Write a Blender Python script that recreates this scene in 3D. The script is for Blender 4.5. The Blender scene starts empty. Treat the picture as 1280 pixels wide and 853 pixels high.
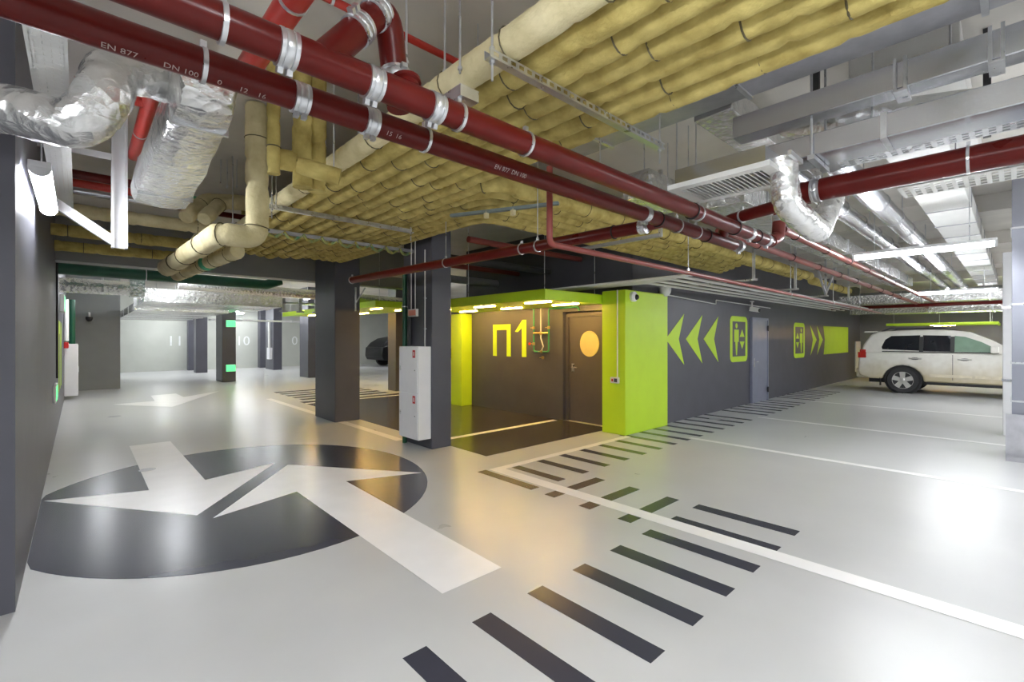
import bpy, bmesh, math, random
from mathutils import Vector, Matrix
random.seed(7)
sc = bpy.context.scene
C = sc.collection

# ------------------------------------------------------------------ camera
F, CX, CY, H = 585.0, 640.0, 424.0, 1.6
ANG = math.atan2(631.0, 585.0)
FW = (math.cos(ANG), math.sin(ANG)); RT = (math.sin(ANG), -math.cos(ANG))
cam_d = bpy.data.cameras.new('camera'); cam = bpy.data.objects.new('camera', cam_d); C.objects.link(cam)
cam.location = (0, 0, H)
cam.rotation_euler = (math.radians(90), 0, math.atan2(FW[1], FW[0]) - math.radians(90))
cam_d.sensor_width = 36.0; cam_d.lens = 36.0 * F / 1280.0
cam_d.shift_y = -(426.5 - CY) / 1280.0
cam_d.clip_start = 0.02; cam_d.clip_end = 200
sc.camera = cam

# ------------------------------------------------------------------ world and exposure
w = bpy.data.worlds.new('world'); sc.world = w; w.use_nodes = True
w.node_tree.nodes['Background'].inputs[0].default_value = (0.75, 0.8, 0.9, 1)
w.node_tree.nodes['Background'].inputs[1].default_value = 0.3
sc.view_settings.view_transform = 'Standard'; sc.view_settings.look = 'None'
sc.view_settings.gamma = 1.0; sc.view_settings.use_curve_mapping = False
sc.view_settings.exposure = 1.2
sc.cycles.max_bounces = 10; sc.cycles.diffuse_bounces = 6; sc.cycles.glossy_bounces = 5
sc.cycles.sample_clamp_indirect = 20.0
LAMP_COOL = 44.0      # radiance of the cool fluorescent diffusers
LAMP_WARM = 60.0      # radiance of the warm strips under the canopies

# ------------------------------------------------------------------ pixel to place
def ray(x, y):
    u = (x - CX) / F
    return (FW[0] + u * RT[0], FW[1] + u * RT[1], (CY - y) / F)
def PZ(x, y, zz=0.0):
    d = ray(x, y); t = (zz - H) / d[2]; return Vector((d[0] * t, d[1] * t, zz))
def PX(x, y, xx):
    d = ray(x, y); t = xx / d[0]; return Vector((xx, d[1] * t, H + d[2] * t))
def PY(x, y, yy):
    d = ray(x, y); t = yy / d[1]; return Vector((d[0] * t, yy, H + d[2] * t))
def AT(x, y, dep):
    d = ray(x, y); return Vector((d[0] * dep, d[1] * dep, H + d[2] * dep))
def XA(px, yy): return PY(px, 424, yy)[0]
def YA(px, xx): return PX(px, 424, xx)[1]

# ------------------------------------------------------------------ materials
def mat(name, col, rough=0.5, metal=0.0, var=0.08, vscale=6.0, bump=0.0, bscale=30.0, emit=None, estr=0.0, crumple=False, col2=None, coat=0.0, rvar=0.0, alpha_trans=0.0):
    m = bpy.data.materials.new(name); m.use_nodes = True
    nt = m.node_tree; b = nt.nodes['Principled BSDF']
    tc = nt.nodes.new('ShaderNodeTexCoord'); no = nt.nodes.new('ShaderNodeTexNoise')
    no.inputs['Scale'].default_value = vscale; no.inputs['Detail'].default_value = 5
    nt.links.new(tc.outputs['Object'], no.inputs['Vector'])
    cr = nt.nodes.new('ShaderNodeValToRGB')
    c2 = col2 or tuple(min(1, c * (1 + var)) for c in col); c1 = tuple(c * (1 - var) for c in col) if not col2 else col
    cr.color_ramp.elements[0].position = 0.3; cr.color_ramp.elements[1].position = 0.7
    cr.color_ramp.elements[0].color = (*c1, 1); cr.color_ramp.elements[1].color = (*c2, 1)
    nt.links.new(no.outputs['Fac'], cr.inputs['Fac']); nt.links.new(cr.outputs['Color'], b.inputs['Base Color'])
    b.inputs['Roughness'].default_value = rough; b.inputs['Metallic'].default_value = metal
    b.inputs['Coat Weight'].default_value = coat
    if rvar:
        mr = nt.nodes.new('ShaderNodeMapRange'); mr.inputs['To Min'].default_value = rough - rvar; mr.inputs['To Max'].default_value = rough + rvar
        nt.links.new(no.outputs['Fac'], mr.inputs['Value']); nt.links.new(mr.outputs['Result'], b.inputs['Roughness'])
    if bump:
        if crumple:
            n2 = nt.nodes.new('ShaderNodeTexVoronoi'); n2.inputs['Scale'].default_value = bscale
            n3 = nt.nodes.new('ShaderNodeTexNoise'); n3.inputs['Scale'].default_value = bscale * .6; n3.inputs['Detail'].default_value = 4
            n3.inputs['Distortion'].default_value = 1.5
            ad = nt.nodes.new('ShaderNodeMath'); ad.operation = 'ADD'
            nt.links.new(tc.outputs['Object'], n2.inputs['Vector']); nt.links.new(tc.outputs['Object'], n3.inputs['Vector'])
            nt.links.new(n2.outputs['Distance'], ad.inputs[0]); nt.links.new(n3.outputs['Fac'], ad.inputs[1]); hs = ad.outputs[0]
        else:
            n2 = nt.nodes.new('ShaderNodeTexNoise'); n2.inputs['Scale'].default_value = bscale; n2.inputs['Detail'].default_value = 6
            nt.links.new(tc.outputs['Object'], n2.inputs['Vector']); hs = n2.outputs['Fac']
        bp = nt.nodes.new('ShaderNodeBump'); bp.inputs['Strength'].default_value = bump; bp.inputs['Distance'].default_value = 0.02
        nt.links.new(hs, bp.inputs['Height']); nt.links.new(bp.outputs['Normal'], b.inputs['Normal'])
    if emit:
        b.inputs['Emission Color'].default_value = (*emit, 1); b.inputs['Emission Strength'].default_value = estr
    if alpha_trans:
        b.inputs['Transmission Weight'].default_value = alpha_trans
    return m
M = {}
M['floor'] = mat('floor_paint', (.53, .535, .535), .30, var=.05, vscale=1.1, rvar=.06, bump=.03, bscale=5)
M['white_line'] = mat('white_floor_paint', (.88, .87, .87), .32, var=.03, vscale=3)
M['dark_paint'] = mat('dark_floor_paint', (.045, .048, .068), .26, var=.06, vscale=1.5, rvar=.02)
M['bay_floor'] = mat('bay_floor_paint', (.05, .045, .045), .2, var=.15, vscale=1.5, rvar=.03)
M['slate'] = mat('slate_wall_paint', (.088, .088, .108), .42, var=.08, vscale=2.5, bump=.04, bscale=40)
M['lime'] = mat('lime_paint', (.57, .83, .03), .4, var=.03, vscale=3)
M['far_wall'] = mat('pale_wall_paint', (.54, .56, .51), .5, var=.05, vscale=1.5)
M['grey_wall'] = mat('grey_wall_paint', (.26, .27, .27), .5, var=.06, vscale=1.5)
M['ceiling'] = mat('concrete_ceiling', (.70, .67, .62), .8, var=.1, vscale=1.5, bump=.1, bscale=12)
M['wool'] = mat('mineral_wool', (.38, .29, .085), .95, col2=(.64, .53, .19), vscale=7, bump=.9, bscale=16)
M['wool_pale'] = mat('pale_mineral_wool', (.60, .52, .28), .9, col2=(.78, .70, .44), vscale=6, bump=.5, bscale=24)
M['wire'] = mat('dark_tie_wire', (.12, .10, .05), .5, metal=.4)
M['red'] = mat('red_cast_iron', (.105, .008, .006), .3, var=.15, vscale=5, rvar=.06)
M['red_bright'] = mat('bright_red_pipe', (.48, .035, .025), .35, var=.1, vscale=5)
M['copper'] = mat('reddish_brown_pipe', (.24, .055, .045), .28, var=.1, vscale=6)
for n_ in ('red', 'copper', 'wool', 'wool_pale'): M[n_].node_tree.nodes['Principled BSDF'].inputs['Specular IOR Level'].default_value = .22
M['green'] = mat('green_pipe', (.010, .085, .045), .3, var=.15, vscale=5)
M['green_l'] = mat('light_green_pipe', (.05, .30, .14), .35, var=.1)
M['steel'] = mat('zinc_steel', (.62, .63, .65), .3, metal=.85, var=.12, vscale=14, rvar=.1)
M['galv'] = mat('galvanised_sheet', (.60, .61, .64), .25, metal=.95, var=.04, vscale=3, rvar=.02)
M['galv_dull'] = mat('dull_galvanised_sheet', (.42, .42, .45), .42, metal=.55, var=.12, vscale=7)
M['clad'] = mat('grey_clad_sheet', (.30, .31, .36), .3, metal=.7, var=.05, vscale=3)
M['foil'] = mat('aluminium_foil', (.80, .80, .79), .26, metal=.78, var=.08, vscale=6, bump=.55, bscale=16, crumple=True)
M['white'] = mat('white_enamel', (.83, .83, .85), .4, var=.02)
M['white_pl'] = mat('white_plastic', (.78, .78, .76), .45, var=.03)
M['black'] = mat('black_rubber', (.014, .014, .015), .5)
M['dark'] = mat('dark_steel', (.05, .05, .055), .5, var=.1)
M['doorgrey'] = mat('grey_door_enamel', (.30, .32, .42), .28, metal=.35, var=.04)
M['doorbrown'] = mat('dark_door_enamel', (.10, .09, .095), .35, var=.05)
M['brass'] = mat('brass', (.6, .42, .16), .3, metal=.9)
M['cream_glass'] = mat('frosted_glass', (.62, .52, .25), .3, var=.04)
M['redpaint'] = mat('red_label', (.55, .02, .02), .4)
M['lamp'] = mat('cool_diffuser', (.9, .9, .9), .4, emit=(.93, .96, 1.0), estr=LAMP_COOL)
M['lamp_warm'] = mat('warm_diffuser', (.9, .85, .7), .4, emit=(1.0, .55, .17), estr=LAMP_WARM)
M['exit'] = mat('green_lit_sign', (.1, .6, .3), .4, emit=(.09, .8, .22), estr=.75)
M['number'] = mat('white_number_paint', (.86, .88, .88), .5)
M['suv'] = mat('pearl_white_car_paint', (.74, .72, .66), .25, var=.04, coat=.6)
M['suv_dirt'] = mat('dusty_white_car_paint', (.62, .56, .42), .45, var=.15, vscale=5)
m_ = M['suv']; nt_ = m_.node_tree; b_ = nt_.nodes['Principled BSDF']; l_ = b_.inputs['Base Color'].links[0]; src = l_.from_socket
tc_ = nt_.nodes.new('ShaderNodeTexCoord'); sx_ = nt_.nodes.new('ShaderNodeSeparateXYZ'); nz_ = nt_.nodes.new('ShaderNodeTexNoise'); nz_.inputs['Scale'].default_value = 3.0
ma_ = nt_.nodes.new('ShaderNodeMath'); ma_.operation = 'MULTIPLY_ADD'; ma_.inputs[1].default_value = .5; mr_ = nt_.nodes.new('ShaderNodeMapRange')
mr_.inputs['From Min'].default_value = .65; mr_.inputs['From Max'].default_value = 1.25; mx_ = nt_.nodes.new('ShaderNodeMix'); mx_.data_type = 'RGBA'
nt_.links.new(tc_.outputs['Object'], sx_.inputs[0]); nt_.links.new(tc_.outputs['Object'], nz_.inputs['Vector']); nt_.links.new(nz_.outputs['Fac'], ma_.inputs[0]); nt_.links.new(sx_.outputs['Z'], ma_.inputs[2])
nt_.links.new(ma_.outputs[0], mr_.inputs['Value']); nt_.links.new(mr_.outputs['Result'], mx_.inputs['Factor']); mx_.inputs['A'].default_value = (.50, .43, .28, 1); nt_.links.new(src, mx_.inputs['B']); nt_.links.new(mx_.outputs['Result'], b_.inputs['Base Color'])   # road dust on the lower panels
M['carblack'] = mat('black_car_paint', (.006, .006, .008), .4)
M['glass'] = mat('dark_car_glass', (.012, .014, .018), .06)
M['glass_green'] = mat('tinted_car_glass', (.20, .30, .22), .08)
M['tail'] = mat('tail_lamp_red', (.45, .02, .015), .2)
M['tyre'] = mat('tyre_rubber', (.025, .025, .027), .7, bump=.1, bscale=60)
M['rim'] = mat('alloy_rim', (.62, .61, .58), .3, metal=.7)
M['green_tape'] = mat('green_tape', (.03, .38, .18), .5)
M['multi'] = mat('coloured_cable', (.05, .25, .16), .5, col2=(.55, .40, .05), vscale=9)
M['teal'] = mat('teal_bracket_paint', (.17, .21, .21), .5, var=.2)
M['print'] = mat('faded_print', (.42, .33, .31), .5)
M['orange_pl'] = mat('pale_red_sign', (.80, .30, .22), .5)

# ------------------------------------------------------------------ mesh helpers
class MB:
    def __init__(s): s.v = []; s.f = []
    def add(s, vs, fs):
        o = len(s.v); s.v += [tuple(v) for v in vs]; s.f += [tuple(i + o for i in f) for f in fs]; return s
    def box(s, x0, y0, z0, x1, y1, z1):
        vs = [(x, y, z) for x in (x0, x1) for y in (y0, y1) for z in (z0, z1)]
        return s.add(vs, [(0, 1, 3, 2), (4, 6, 7, 5), (0, 4, 5, 1), (2, 3, 7, 6), (0, 2, 6, 4), (1, 5, 7, 3)])
    def prism(s, pts, vec):
        n = len(pts); v = Vector(vec); a = [Vector(p) for p in pts]
        vs = a + [p + v for p in a]
        fs = [tuple(range(n))[::-1], tuple(range(n, 2 * n))] + [(i, (i + 1) % n, n + (i + 1) % n, n + i) for i in range(n)]
        return s.add(vs, fs)
    def loft(s, A, B):
        n = len(A); fs = [tuple(range(n))[::-1], tuple(range(n, 2 * n))] + [(i, (i + 1) % n, n + (i + 1) % n, n + i) for i in range(n)]
        return s.add(list(A) + list(B), fs)
    def beam(s, p0, p1, wd, ht, up=(0, 0, 1)):
        p0, p1 = Vector(p0), Vector(p1); d = (p1 - p0).normalized(); u = Vector(up)
        if abs(d.dot(u)) > .98: u = Vector((0, 1, 0))
        a = d.cross(u).normalized(); b = a.cross(d).normalized()
        A = [p0 + a * sx * wd / 2 + b * sz * ht / 2 for sx, sz in ((-1, -1), (1, -1), (1, 1), (-1, 1))]
        return s.prism(A, p1 - p0)
    def tube(s, path, r, seg=12, rf=None, hollow=False):
        P = [Vector(p) for p in path]; n = len(P); vs = []; fs = []
        t0 = (P[1] - P[0]).normalized(); ref = Vector((0, 0, 1)) if abs(t0.z) < .9 else Vector((1, 0, 0))
        a = t0.cross(ref).normalized()
        for i in range(n):
            t = (P[min(i + 1, n - 1)] - P[max(i - 1, 0)]).normalized()
            a = (a - t * a.dot(t)).normalized(); b = t.cross(a)
            for k in range(seg):
                th = 2 * math.pi * k / seg; rr = rf(i, k) if rf else r
                vs.append(P[i] + (a * math.cos(th) + b * math.sin(th)) * rr)
        for i in range(n - 1):
            for k in range(seg):
                fs.append((i * seg + k, i * seg + (k + 1) % seg, (i + 1) * seg + (k + 1) % seg, (i + 1) * seg + k))
        fs.append(tuple(range(seg))[::-1]); fs.append(tuple(range((n - 1) * seg, n * seg)))
        return s.add(vs, fs)
    def cyl(s, p0, p1, r, seg=16): return s.tube([p0, p1], r, seg)
    def lathe(s, p0, axis, prof, seg=20):
        ax = Vector(axis).normalized(); return s.tube_prof(Vector(p0), ax, prof, seg)
    def tube_prof(s, p0, ax, prof, seg):
        ref = Vector((0, 0, 1)) if abs(ax.z) < .9 else Vector((1, 0, 0)); a = ax.cross(ref).normalized(); b = ax.cross(a)
        vs = []; fs = []; n = len(prof)
        for (h, r) in prof:
            for k in range(seg):
                th = 2 * math.pi * k / seg; vs.append(p0 + ax * h + (a * math.cos(th) + b * math.sin(th)) * r)
        for i in range(n - 1):
            for k in range(seg): fs.append((i * seg + k, i * seg + (k + 1) % seg, (i + 1) * seg + (k + 1) % seg, (i + 1) * seg + k))
        fs.append(tuple(range(seg))[::-1]); fs.append(tuple(range((n - 1) * seg, n * seg)))
        return s.add(vs, fs)
    def mesh(s, name, sharp=40):
        me = bpy.data.meshes.new(name); me.from_pydata(s.v, [], s.f)
        bm = bmesh.new(); bm.from_mesh(me); bmesh.ops.recalc_face_normals(bm, faces=bm.faces[:])
        bm.to_mesh(me); bm.free()
        me.polygons.foreach_set('use_smooth', [True] * len(me.polygons)); me.set_sharp_from_angle(angle=math.radians(sharp))
        return me
def wmat(o):
    q = o.rotation_quaternion if o.rotation_mode == 'QUATERNION' else o.rotation_euler.to_quaternion()
    b = Matrix.LocRotScale(o.location, q, o.scale)
    return b if o.parent is None else wmat(o.parent) @ o.matrix_parent_inverse @ b
def obj(name, mb, m, parent=None, bevel=0.0, label=None, sharp=40):
    me = mb.mesh(name, sharp) if isinstance(mb, MB) else mb
    if m and not me.materials: me.materials.append(M[m])
    o = bpy.data.objects.new(name, me); C.objects.link(o)
    if parent is not None:
        o.parent = parent; o.matrix_parent_inverse = wmat(parent).inverted()
    if bevel:
        b = o.modifiers.new('bevel', 'BEVEL'); b.width = bevel; b.segments = 2; b.limit_method = 'ANGLE'
    if label: o['label'] = label
    return o
def tag(o, label, cat, group=None):
    o['label'] = label; o['category'] = cat
    if group: o['group'] = group
    return o
def thing(name, label, cat, loc=(0, 0, 0), group=None):
    o = bpy.data.objects.new(name, None); C.objects.link(o); o.location = loc; o.empty_display_size = .1
    return tag(o, label, cat, group)
def struct(name, mb, m, label=None, cat=None, bevel=0.0):
    o = obj(name, mb, m, bevel=bevel); o['kind'] = 'structure'
    if label: o['label'] = label
    if cat: o['category'] = cat
    return o
def shared(name, me, parent, loc, rot=None):
    o = bpy.data.objects.new(name, me); C.objects.link(o); o.parent = parent
    o.matrix_parent_inverse = wmat(parent).inverted(); o.location = loc
    if rot is not None: o.rotation_mode = 'QUATERNION'; o.rotation_quaternion = rot
    return o
def dup(root, loc, label=None, group=None):
    def cp(o, par):
        c = o.copy(); C.objects.link(c); c.parent = par
        for ch in o.children: cp(ch, c)
        return c
    r = cp(root, None); r.location = loc
    if label: r['label'] = label
    if group: r['group'] = group
    return r
def fillet(pts, rad, n=7):
    P = [Vector(p) for p in pts]; out = [P[0]]
    for i in range(1, len(P) - 1):
        a = (P[i - 1] - P[i]); b = (P[i + 1] - P[i]); la, lb = a.length, b.length; a.normalize(); b.normalize()
        ang = a.angle(b); t = min(rad / math.tan(ang / 2), la * .49, lb * .49)
        s0 = P[i] + a * t; s1 = P[i] + b * t
        for k in range(n + 1):
            u = k / n; out.append((1 - u) ** 2 * s0 + 2 * u * (1 - u) * P[i] + u * u * s1)
    out.append(P[-1]); return out
def resample(P, step):
    out = [P[0]]; acc = 0.0
    for i in range(len(P) - 1):
        d = (P[i + 1] - P[i]).length; n = max(1, int(round(d / step)))
        for k in range(1, n + 1): out.append(P[i].lerp(P[i + 1], k / n))
    return out
def poly(pts, z0, th=0.0012): return MB().prism([(p[0], p[1], z0) for p in pts], (0, 0, th))
def rect(x0, y0, x1, y1): return [(x0, y0), (x1, y0), (x1, y1), (x0, y1)]
ZC = 3.75    # underside of the slab

# ------------------------------------------------------------------ the shell
floor = struct('floor', MB().box(-4, -9, -.2, 30, 30, 0), 'floor', 'glossy light grey painted garage floor', 'floor')
struct('ceiling', MB().box(-4, -9, ZC, 30, 30, ZC + .2), 'ceiling', 'bare concrete slab above the pipes', 'ceiling')
struct('wall_far', MB().box(-4, 29, 0, 30, 29.3, ZC), 'far_wall')
struct('wall_end', MB().box(27, -9, 0, 27.3, 29, ZC), 'grey_wall')
struct('wall_behind', MB().box(-4, -9.3, 0, 30, -9, ZC), 'far_wall')
struct('wall_beside', MB().box(-4.3, -9, 0, -4, 4, ZC), 'grey_wall')
wl = struct('wall_left', MB().box(-4, 3.99, 0, -.27, 19.7, ZC), 'slate', 'dark slate wall block at the aisle side')
struct('wall_left_end', MB().box(-4, 19.7, 0, 1.0, 29, ZC), 'grey_wall')
wc = struct('wall_chevron', MB().box(7.0, 4.5, 0, 24.2, 4.95, ZC).box(7.0, 6.08, 0, 7.3, 9.2, ZC).box(7.15, 4.95, 0, 7.3, 6.08, ZC).box(7.0, 4.95, 2.13, 7.15, 6.08, ZC).box(7.3, 9.0, 0, 24.2, 9.2, ZC).box(23.9, 4.95, 0, 24.2, 9.0, ZC), 'slate', 'dark slate wall with lime chevrons and lift signs')

# ------------------------------------------------------------------ floor paint
def fm(name, pts, m, z0, label=None): return obj(name, poly(pts, z0), m, floor, label=label)
XL0, XL1 = 3.69, 3.855
fm('bay_floor_field', [(4.08, 4.92), (7.0, 4.92), (7.0, 12.4), (4.13, 12.4)], 'bay_floor', .0004)
ell = []
for k in range(72):
    t = 2 * math.pi * k / 72; x, y = 1.36 + 1.85 * math.cos(t), 5.70 + 2.1 * math.sin(t); ell.append((max(x, -.268), y))
fm('dark_circle', ell, 'dark_paint', .0004, 'large dark painted disc under two white arrows')
A = [(.56, 9.0), (1.056, 9.0), (1.056, 6.25), (1.86, 6.5), (.79, 5.05), (-.245, 6.52), (.55, 6.23)]
B = [(1.955, 6.30), (3.005, 4.835), (2.206, 5.125), (2.17, 2.45), (1.675, 2.45), (1.68, 5.125), (.885, 4.875)]
fm('direction_arrow', A, 'white_line', .0018, 'white arrow pointing towards the dark stripes'); fm('direction_arrow', B, 'white_line', .0018, 'white arrow pointing away from the dark stripes')
fm('direction_arrow', [(1.5, 16.6), (2.1, 16.75), (2.13, 15.6), (3.2, 16.67), (1.62, 13.5), (.6, 15.0), (1.45, 15.1)], 'white_line', .0018, 'white arrow by the far end of the left wall')
# white guide lines
fm('guide_line', [(XL0, -6), (XL1, -6), (XL1, 4.395), (XL0, 4.395)], 'white_line', .0020)
fm('guide_line', [(XL1, 4.28), (6.62, 4.28), (6.62, 4.39), (XL1, 4.39)], 'white_line', .0020)
for xx in (7.20, 10.15, 13.75): fm('parking_line', rect(xx, -6, xx + .11, 3.6), 'white_line', .0020)
fm('parking_line', rect(4.12, 6.13, 6.9, 6.25), 'white_line', .0020); fm('parking_line', rect(4.13, 11.9, 7.0, 12.05), 'white_line', .0020)
fm('guide_line', rect(3.66, 6.62, 3.8, 13.6), 'white_line', .0020)
# dark dashes
fm('dark_stripe', [(3.52, 3.5), (3.65, 3.5), (3.65, 4.41), (3.52, 4.41)], 'dark_paint', .0004)
k = 0
while 3.952 + .4395 * k < 17:
    x = 3.952 + .4395 * k; y1 = 4.28 if x < 6.5 else 4.495
    if k not in (14, 22): fm('dark_stripe', rect(x, 3.5 + .006 * k * .6, x + .13, y1 - (.0 if x > 6 else .01)), 'dark_paint', .0004)
    k += 1
for y in (3.17, 2.722, 2.28):
    fm('dark_stripe', rect(3.518, y, 3.689, y + .135), 'dark_paint', .0004); fm('dark_stripe', rect(3.857, y, 4.38, y + .132), 'dark_paint', .0004)
for k in range(8):
    x = 1.191 + .439 * k
    if k == 6: fm('dark_stripe', rect(XL1 + .005, 1.23, 3.962, 2.09), 'dark_paint', .0004)
    else: fm('dark_stripe', rect(x, 1.226, x + .138, 2.09), 'dark_paint', .0004)
for k in range(5): fm('dark_stripe', rect(4.3, 12.7 + k * .55, 6.8, 12.98 + k * .55), 'dark_paint', .0004)
for (x, y, r) in ((.62, 7.22, .085), (.55, 12.65, .11), (9.35, 4.1, .12), (11.6, 4.1, .12)):
    fm('drain_cover', [(x + r * math.cos(t * math.pi / 8), y + r * math.sin(t * math.pi / 8)) for t in range(16)], 'galv_dull', .0030)

# ------------------------------------------------------------------ wall graphics (chevron wall, plane y = 4.5)
def wy(name, pts, m, label=None, d=.004): return obj(name, MB().prism([(p[0], 4.5, p[1]) for p in pts], (0, -d, 0)), m, wc, label=label)
for x in (8.12, 8.91, 9.69): wy('chevron', [(x, 1.6), (x + .715, 2.097), (x + .5, 1.6), (x + .72, 1.088)], 'lime')
for x in (17.2, 17.93): wy('chevron', [(x, 2.03), (x + .70, 1.578), (x + .03, 1.08), (x + .29, 1.578)], 'lime')
wy('sign_field', [(18.69, 2.04), (22.15, 2.06), (22.15, 1.08), (18.74, 1.07), (18.88, 1.578)], 'lime')
def lift_sign(x0, z0, wd, ht, flip):
    def rr(x0, z0, x1, z1, r):
        o = []
        for cx, cz, a0 in ((x1 - r, z1 - r, 0), (x0 + r, z1 - r, 90), (x0 + r, z0 + r, 180), (x1 - r, z0 + r, 270)):
            for k in range(5): a = math.radians(a0 + 22.5 * k); o.append((cx + r * math.cos(a), cz + r * math.sin(a)))
        return o
    s = wy('lift_sign', rr(x0, z0, x0 + wd, z0 + ht, .14), 'lime', 'lime rounded lift sign with a standing figure and two triangles')
    def on(name, pts, m, d): 
        o = obj(name, MB().prism([(p[0], 4.5 - d, p[1]) for p in pts], (0, -.002, 0)), m, s)
    ix0, ix1, iz0, iz1 = x0 + .135, x0 + wd - .135, z0 + .13, z0 + ht - .125
    on('sign_panel', rect(ix0, iz0, ix1, iz1), 'slate', .0041)
    mx = ix0 + .22 if not flip else ix1 - .22; tx = ix1 - .20 if not flip else ix0 + .20
    on('figure_head', [(mx + .062 * math.cos(t * math.pi / 8), iz1 - .10 + .062 * math.sin(t * math.pi / 8)) for t in range(16)], 'lime', .0062)
    on('figure_body', [(mx - .13, iz1 - .19), (mx + .13, iz1 - .19), (mx + .13, iz1 - .48), (mx + .07, iz1 - .48), (mx + .03, iz0 + .03), (mx - .03, iz0 + .03), (mx - .07, iz1 - .48), (mx - .13, iz1 - .48)], 'lime', .0062)
    zm = (iz0 + iz1) / 2
    on('triangle', [(tx - .14, zm + .05), (tx + .14, zm + .05), (tx, zm + .23)], 'lime', .0062)
    on('triangle', [(tx - .14, zm - .06), (tx + .14, zm - .06), (tx, zm - .24)], 'lime', .0062)
lift_sign(11.03, 1.058, 1.02, 1.08, False); lift_sign(15.57, 1.03, 1.04, 1.06, True)
# grey steel door in the chevron wall
d1 = obj('door_1', MB().box(12.27, 4.455, .004, 13.27, 4.499, 2.09), 'doorgrey', bevel=.004); d1['kind'] = 'structure'; d1['label'] = 'grey steel door between the two lift signs'
obj('door_frame', MB().box(12.22, 4.44, .004, 12.27, 4.499, 2.14).box(13.27, 4.44, .004, 13.32, 4.499, 2.14).box(12.27, 4.44, 2.09, 13.27, 4.499, 2.14), 'doorgrey', d1)
obj('door_handle', MB().box(12.33, 4.44, .9, 12.38, 4.455, 1.12).tube([(12.355, 4.44, 1.03), (12.355, 4.40, 1.03), (12.50, 4.40, 1.03)], .011, 8), 'steel', d1)
for zz in (.22, 1.82): obj('hinge', MB().box(13.22, 4.425, zz, 13.30, 4.44, zz + .12).cyl((13.27, 4.43, zz - .01), (13.27, 4.43, zz + .13), .014, 8), 'black', d1)

# P1 wall (plane x = 7.0)
def wx(name, pts, m, label=None): return obj(name, MB().prism([(7.0, p[0], p[1]) for p in pts], (-.005, 0, 0)), m, wc, label=label)
wx('letter', [(8.19, 1.93), (7.59, 1.93), (7.59, 1.215), (7.72, 1.215), (7.72, 1.80), (8.06, 1.80), (8.06, 1.215), (8.19, 1.215)], 'lime', 'lime Cyrillic letter painted on the bay wall')
wx('digit', [(7.10, 2.01), (7.10, 1.215), (7.235, 1.215), (7.235, 1.84), (7.36, 1.75), (7.45, 1.76), (7.22, 2.01)], 'lime', 'lime digit one painted on the bay wall')
d2 = obj('door_2', MB().box(7.10, 5.02, .004, 7.14, 6.0, 2.03), 'doorbrown', bevel=.004); d2['kind'] = 'structure'; d2['label'] = 'dark door with an oval frosted window in the lime bay'
obj('door_frame', MB().box(7.07, 6.0, .004, 7.145, 6.07, 2.10).box(7.07, 4.96, .004, 7.145, 5.02, 2.10).box(7.07, 5.02, 2.03, 7.145, 6.0, 2.10), 'doorbrown', d2)
obj('window_pane', MB().prism([(7.099, 5.495 + .225 * math.cos(t * math.pi / 16), 1.51 + .245 * math.sin(t * math.pi / 16)) for t in range(32)], (-.012, 0, 0)), 'cream_glass', d2, label='oval frosted pane')
obj('door_handle', MB().box(7.09, 5.87, .96, 7.10, 5.93, 1.12).tube([(7.09, 5.90, 1.05), (7.05, 5.90, 1.05), (7.05, 5.77, 1.05)], .011, 8), 'steel', d2)

# ------------------------------------------------------------------ columns
def column(x0, y0, x1, y1, label, m='slate', zt=ZC, name='column'):
    o = tag(obj(name, MB().box(x0, y0, 0, x1, y1, zt), m, bevel=.012), label, 'column'); return o
column(3.75, 5.75, 4.09, 6.55, 'dark slate column carrying the white fire cabinet')
column(3.60, 8.86, 4.10, 9.88, 'dark slate column between the painted disc and the dark bay floor')
ecol = column(3.89, 19.9, 4.34, 20.95, 'dark column with two green lit signs')
column(6.93, 19.8, 7.30, 20.8, 'dark column in the parking rows right of the lit signs column')
column(4.06, 26.2, 4.52, 26.8, 'grey column standing before wall number 11'); column(7.37, 26.0, 7.78, 27.4, 'grey column beside the fire cabinet hose reel')
column(4.1, 28.55, 4.36, 29, 'dark pilaster against the far wall beside number 11'); column(7.4, 28.5, 7.75, 29, 'dark pilaster against the far wall beside number 10')
column(7.12, 12.9, 7.5, 13.4, 'dark column behind the bay with the black car')
column(6.62, 4.39, 8.0, 4.86, 'wide lime painted pillar at the corner of the bay', 'lime', 2.42, 'pillar')
column(6.68, 8.97, 6.995, 9.40, 'narrow lime painted pillar at the back of the bay', 'lime', 2.2, 'pillar')
# numbers on the far wall
def text_mesh(s, size):
    cu = bpy.data.curves.new('t', 'FONT'); cu.body = s; cu.size = size; cu.extrude = 0; cu.resolution_u = 3
    o = bpy.data.objects.new('t', cu); C.objects.link(o); dg = bpy.context.evaluated_depsgraph_get()
    me = bpy.data.meshes.new_from_object(o.evaluated_get(dg)); bpy.data.objects.remove(o); bpy.data.curves.remove(cu); return me
wf = bpy.data.objects['wall_far']
for s, x in (('11', 3.25), ('10', 6.3), ('0', 9.2)):
    me = text_mesh(s, .72); 
    for v in me.vertices: v.co = Vector((x + v.co.x, 28.99, 1.26 + v.co.y))
    me.materials.clear(); me.materials.append(M['number']); o = obj('bay_number', me, None, wf); o['label'] = 'white painted number on the pale wall'

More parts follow.
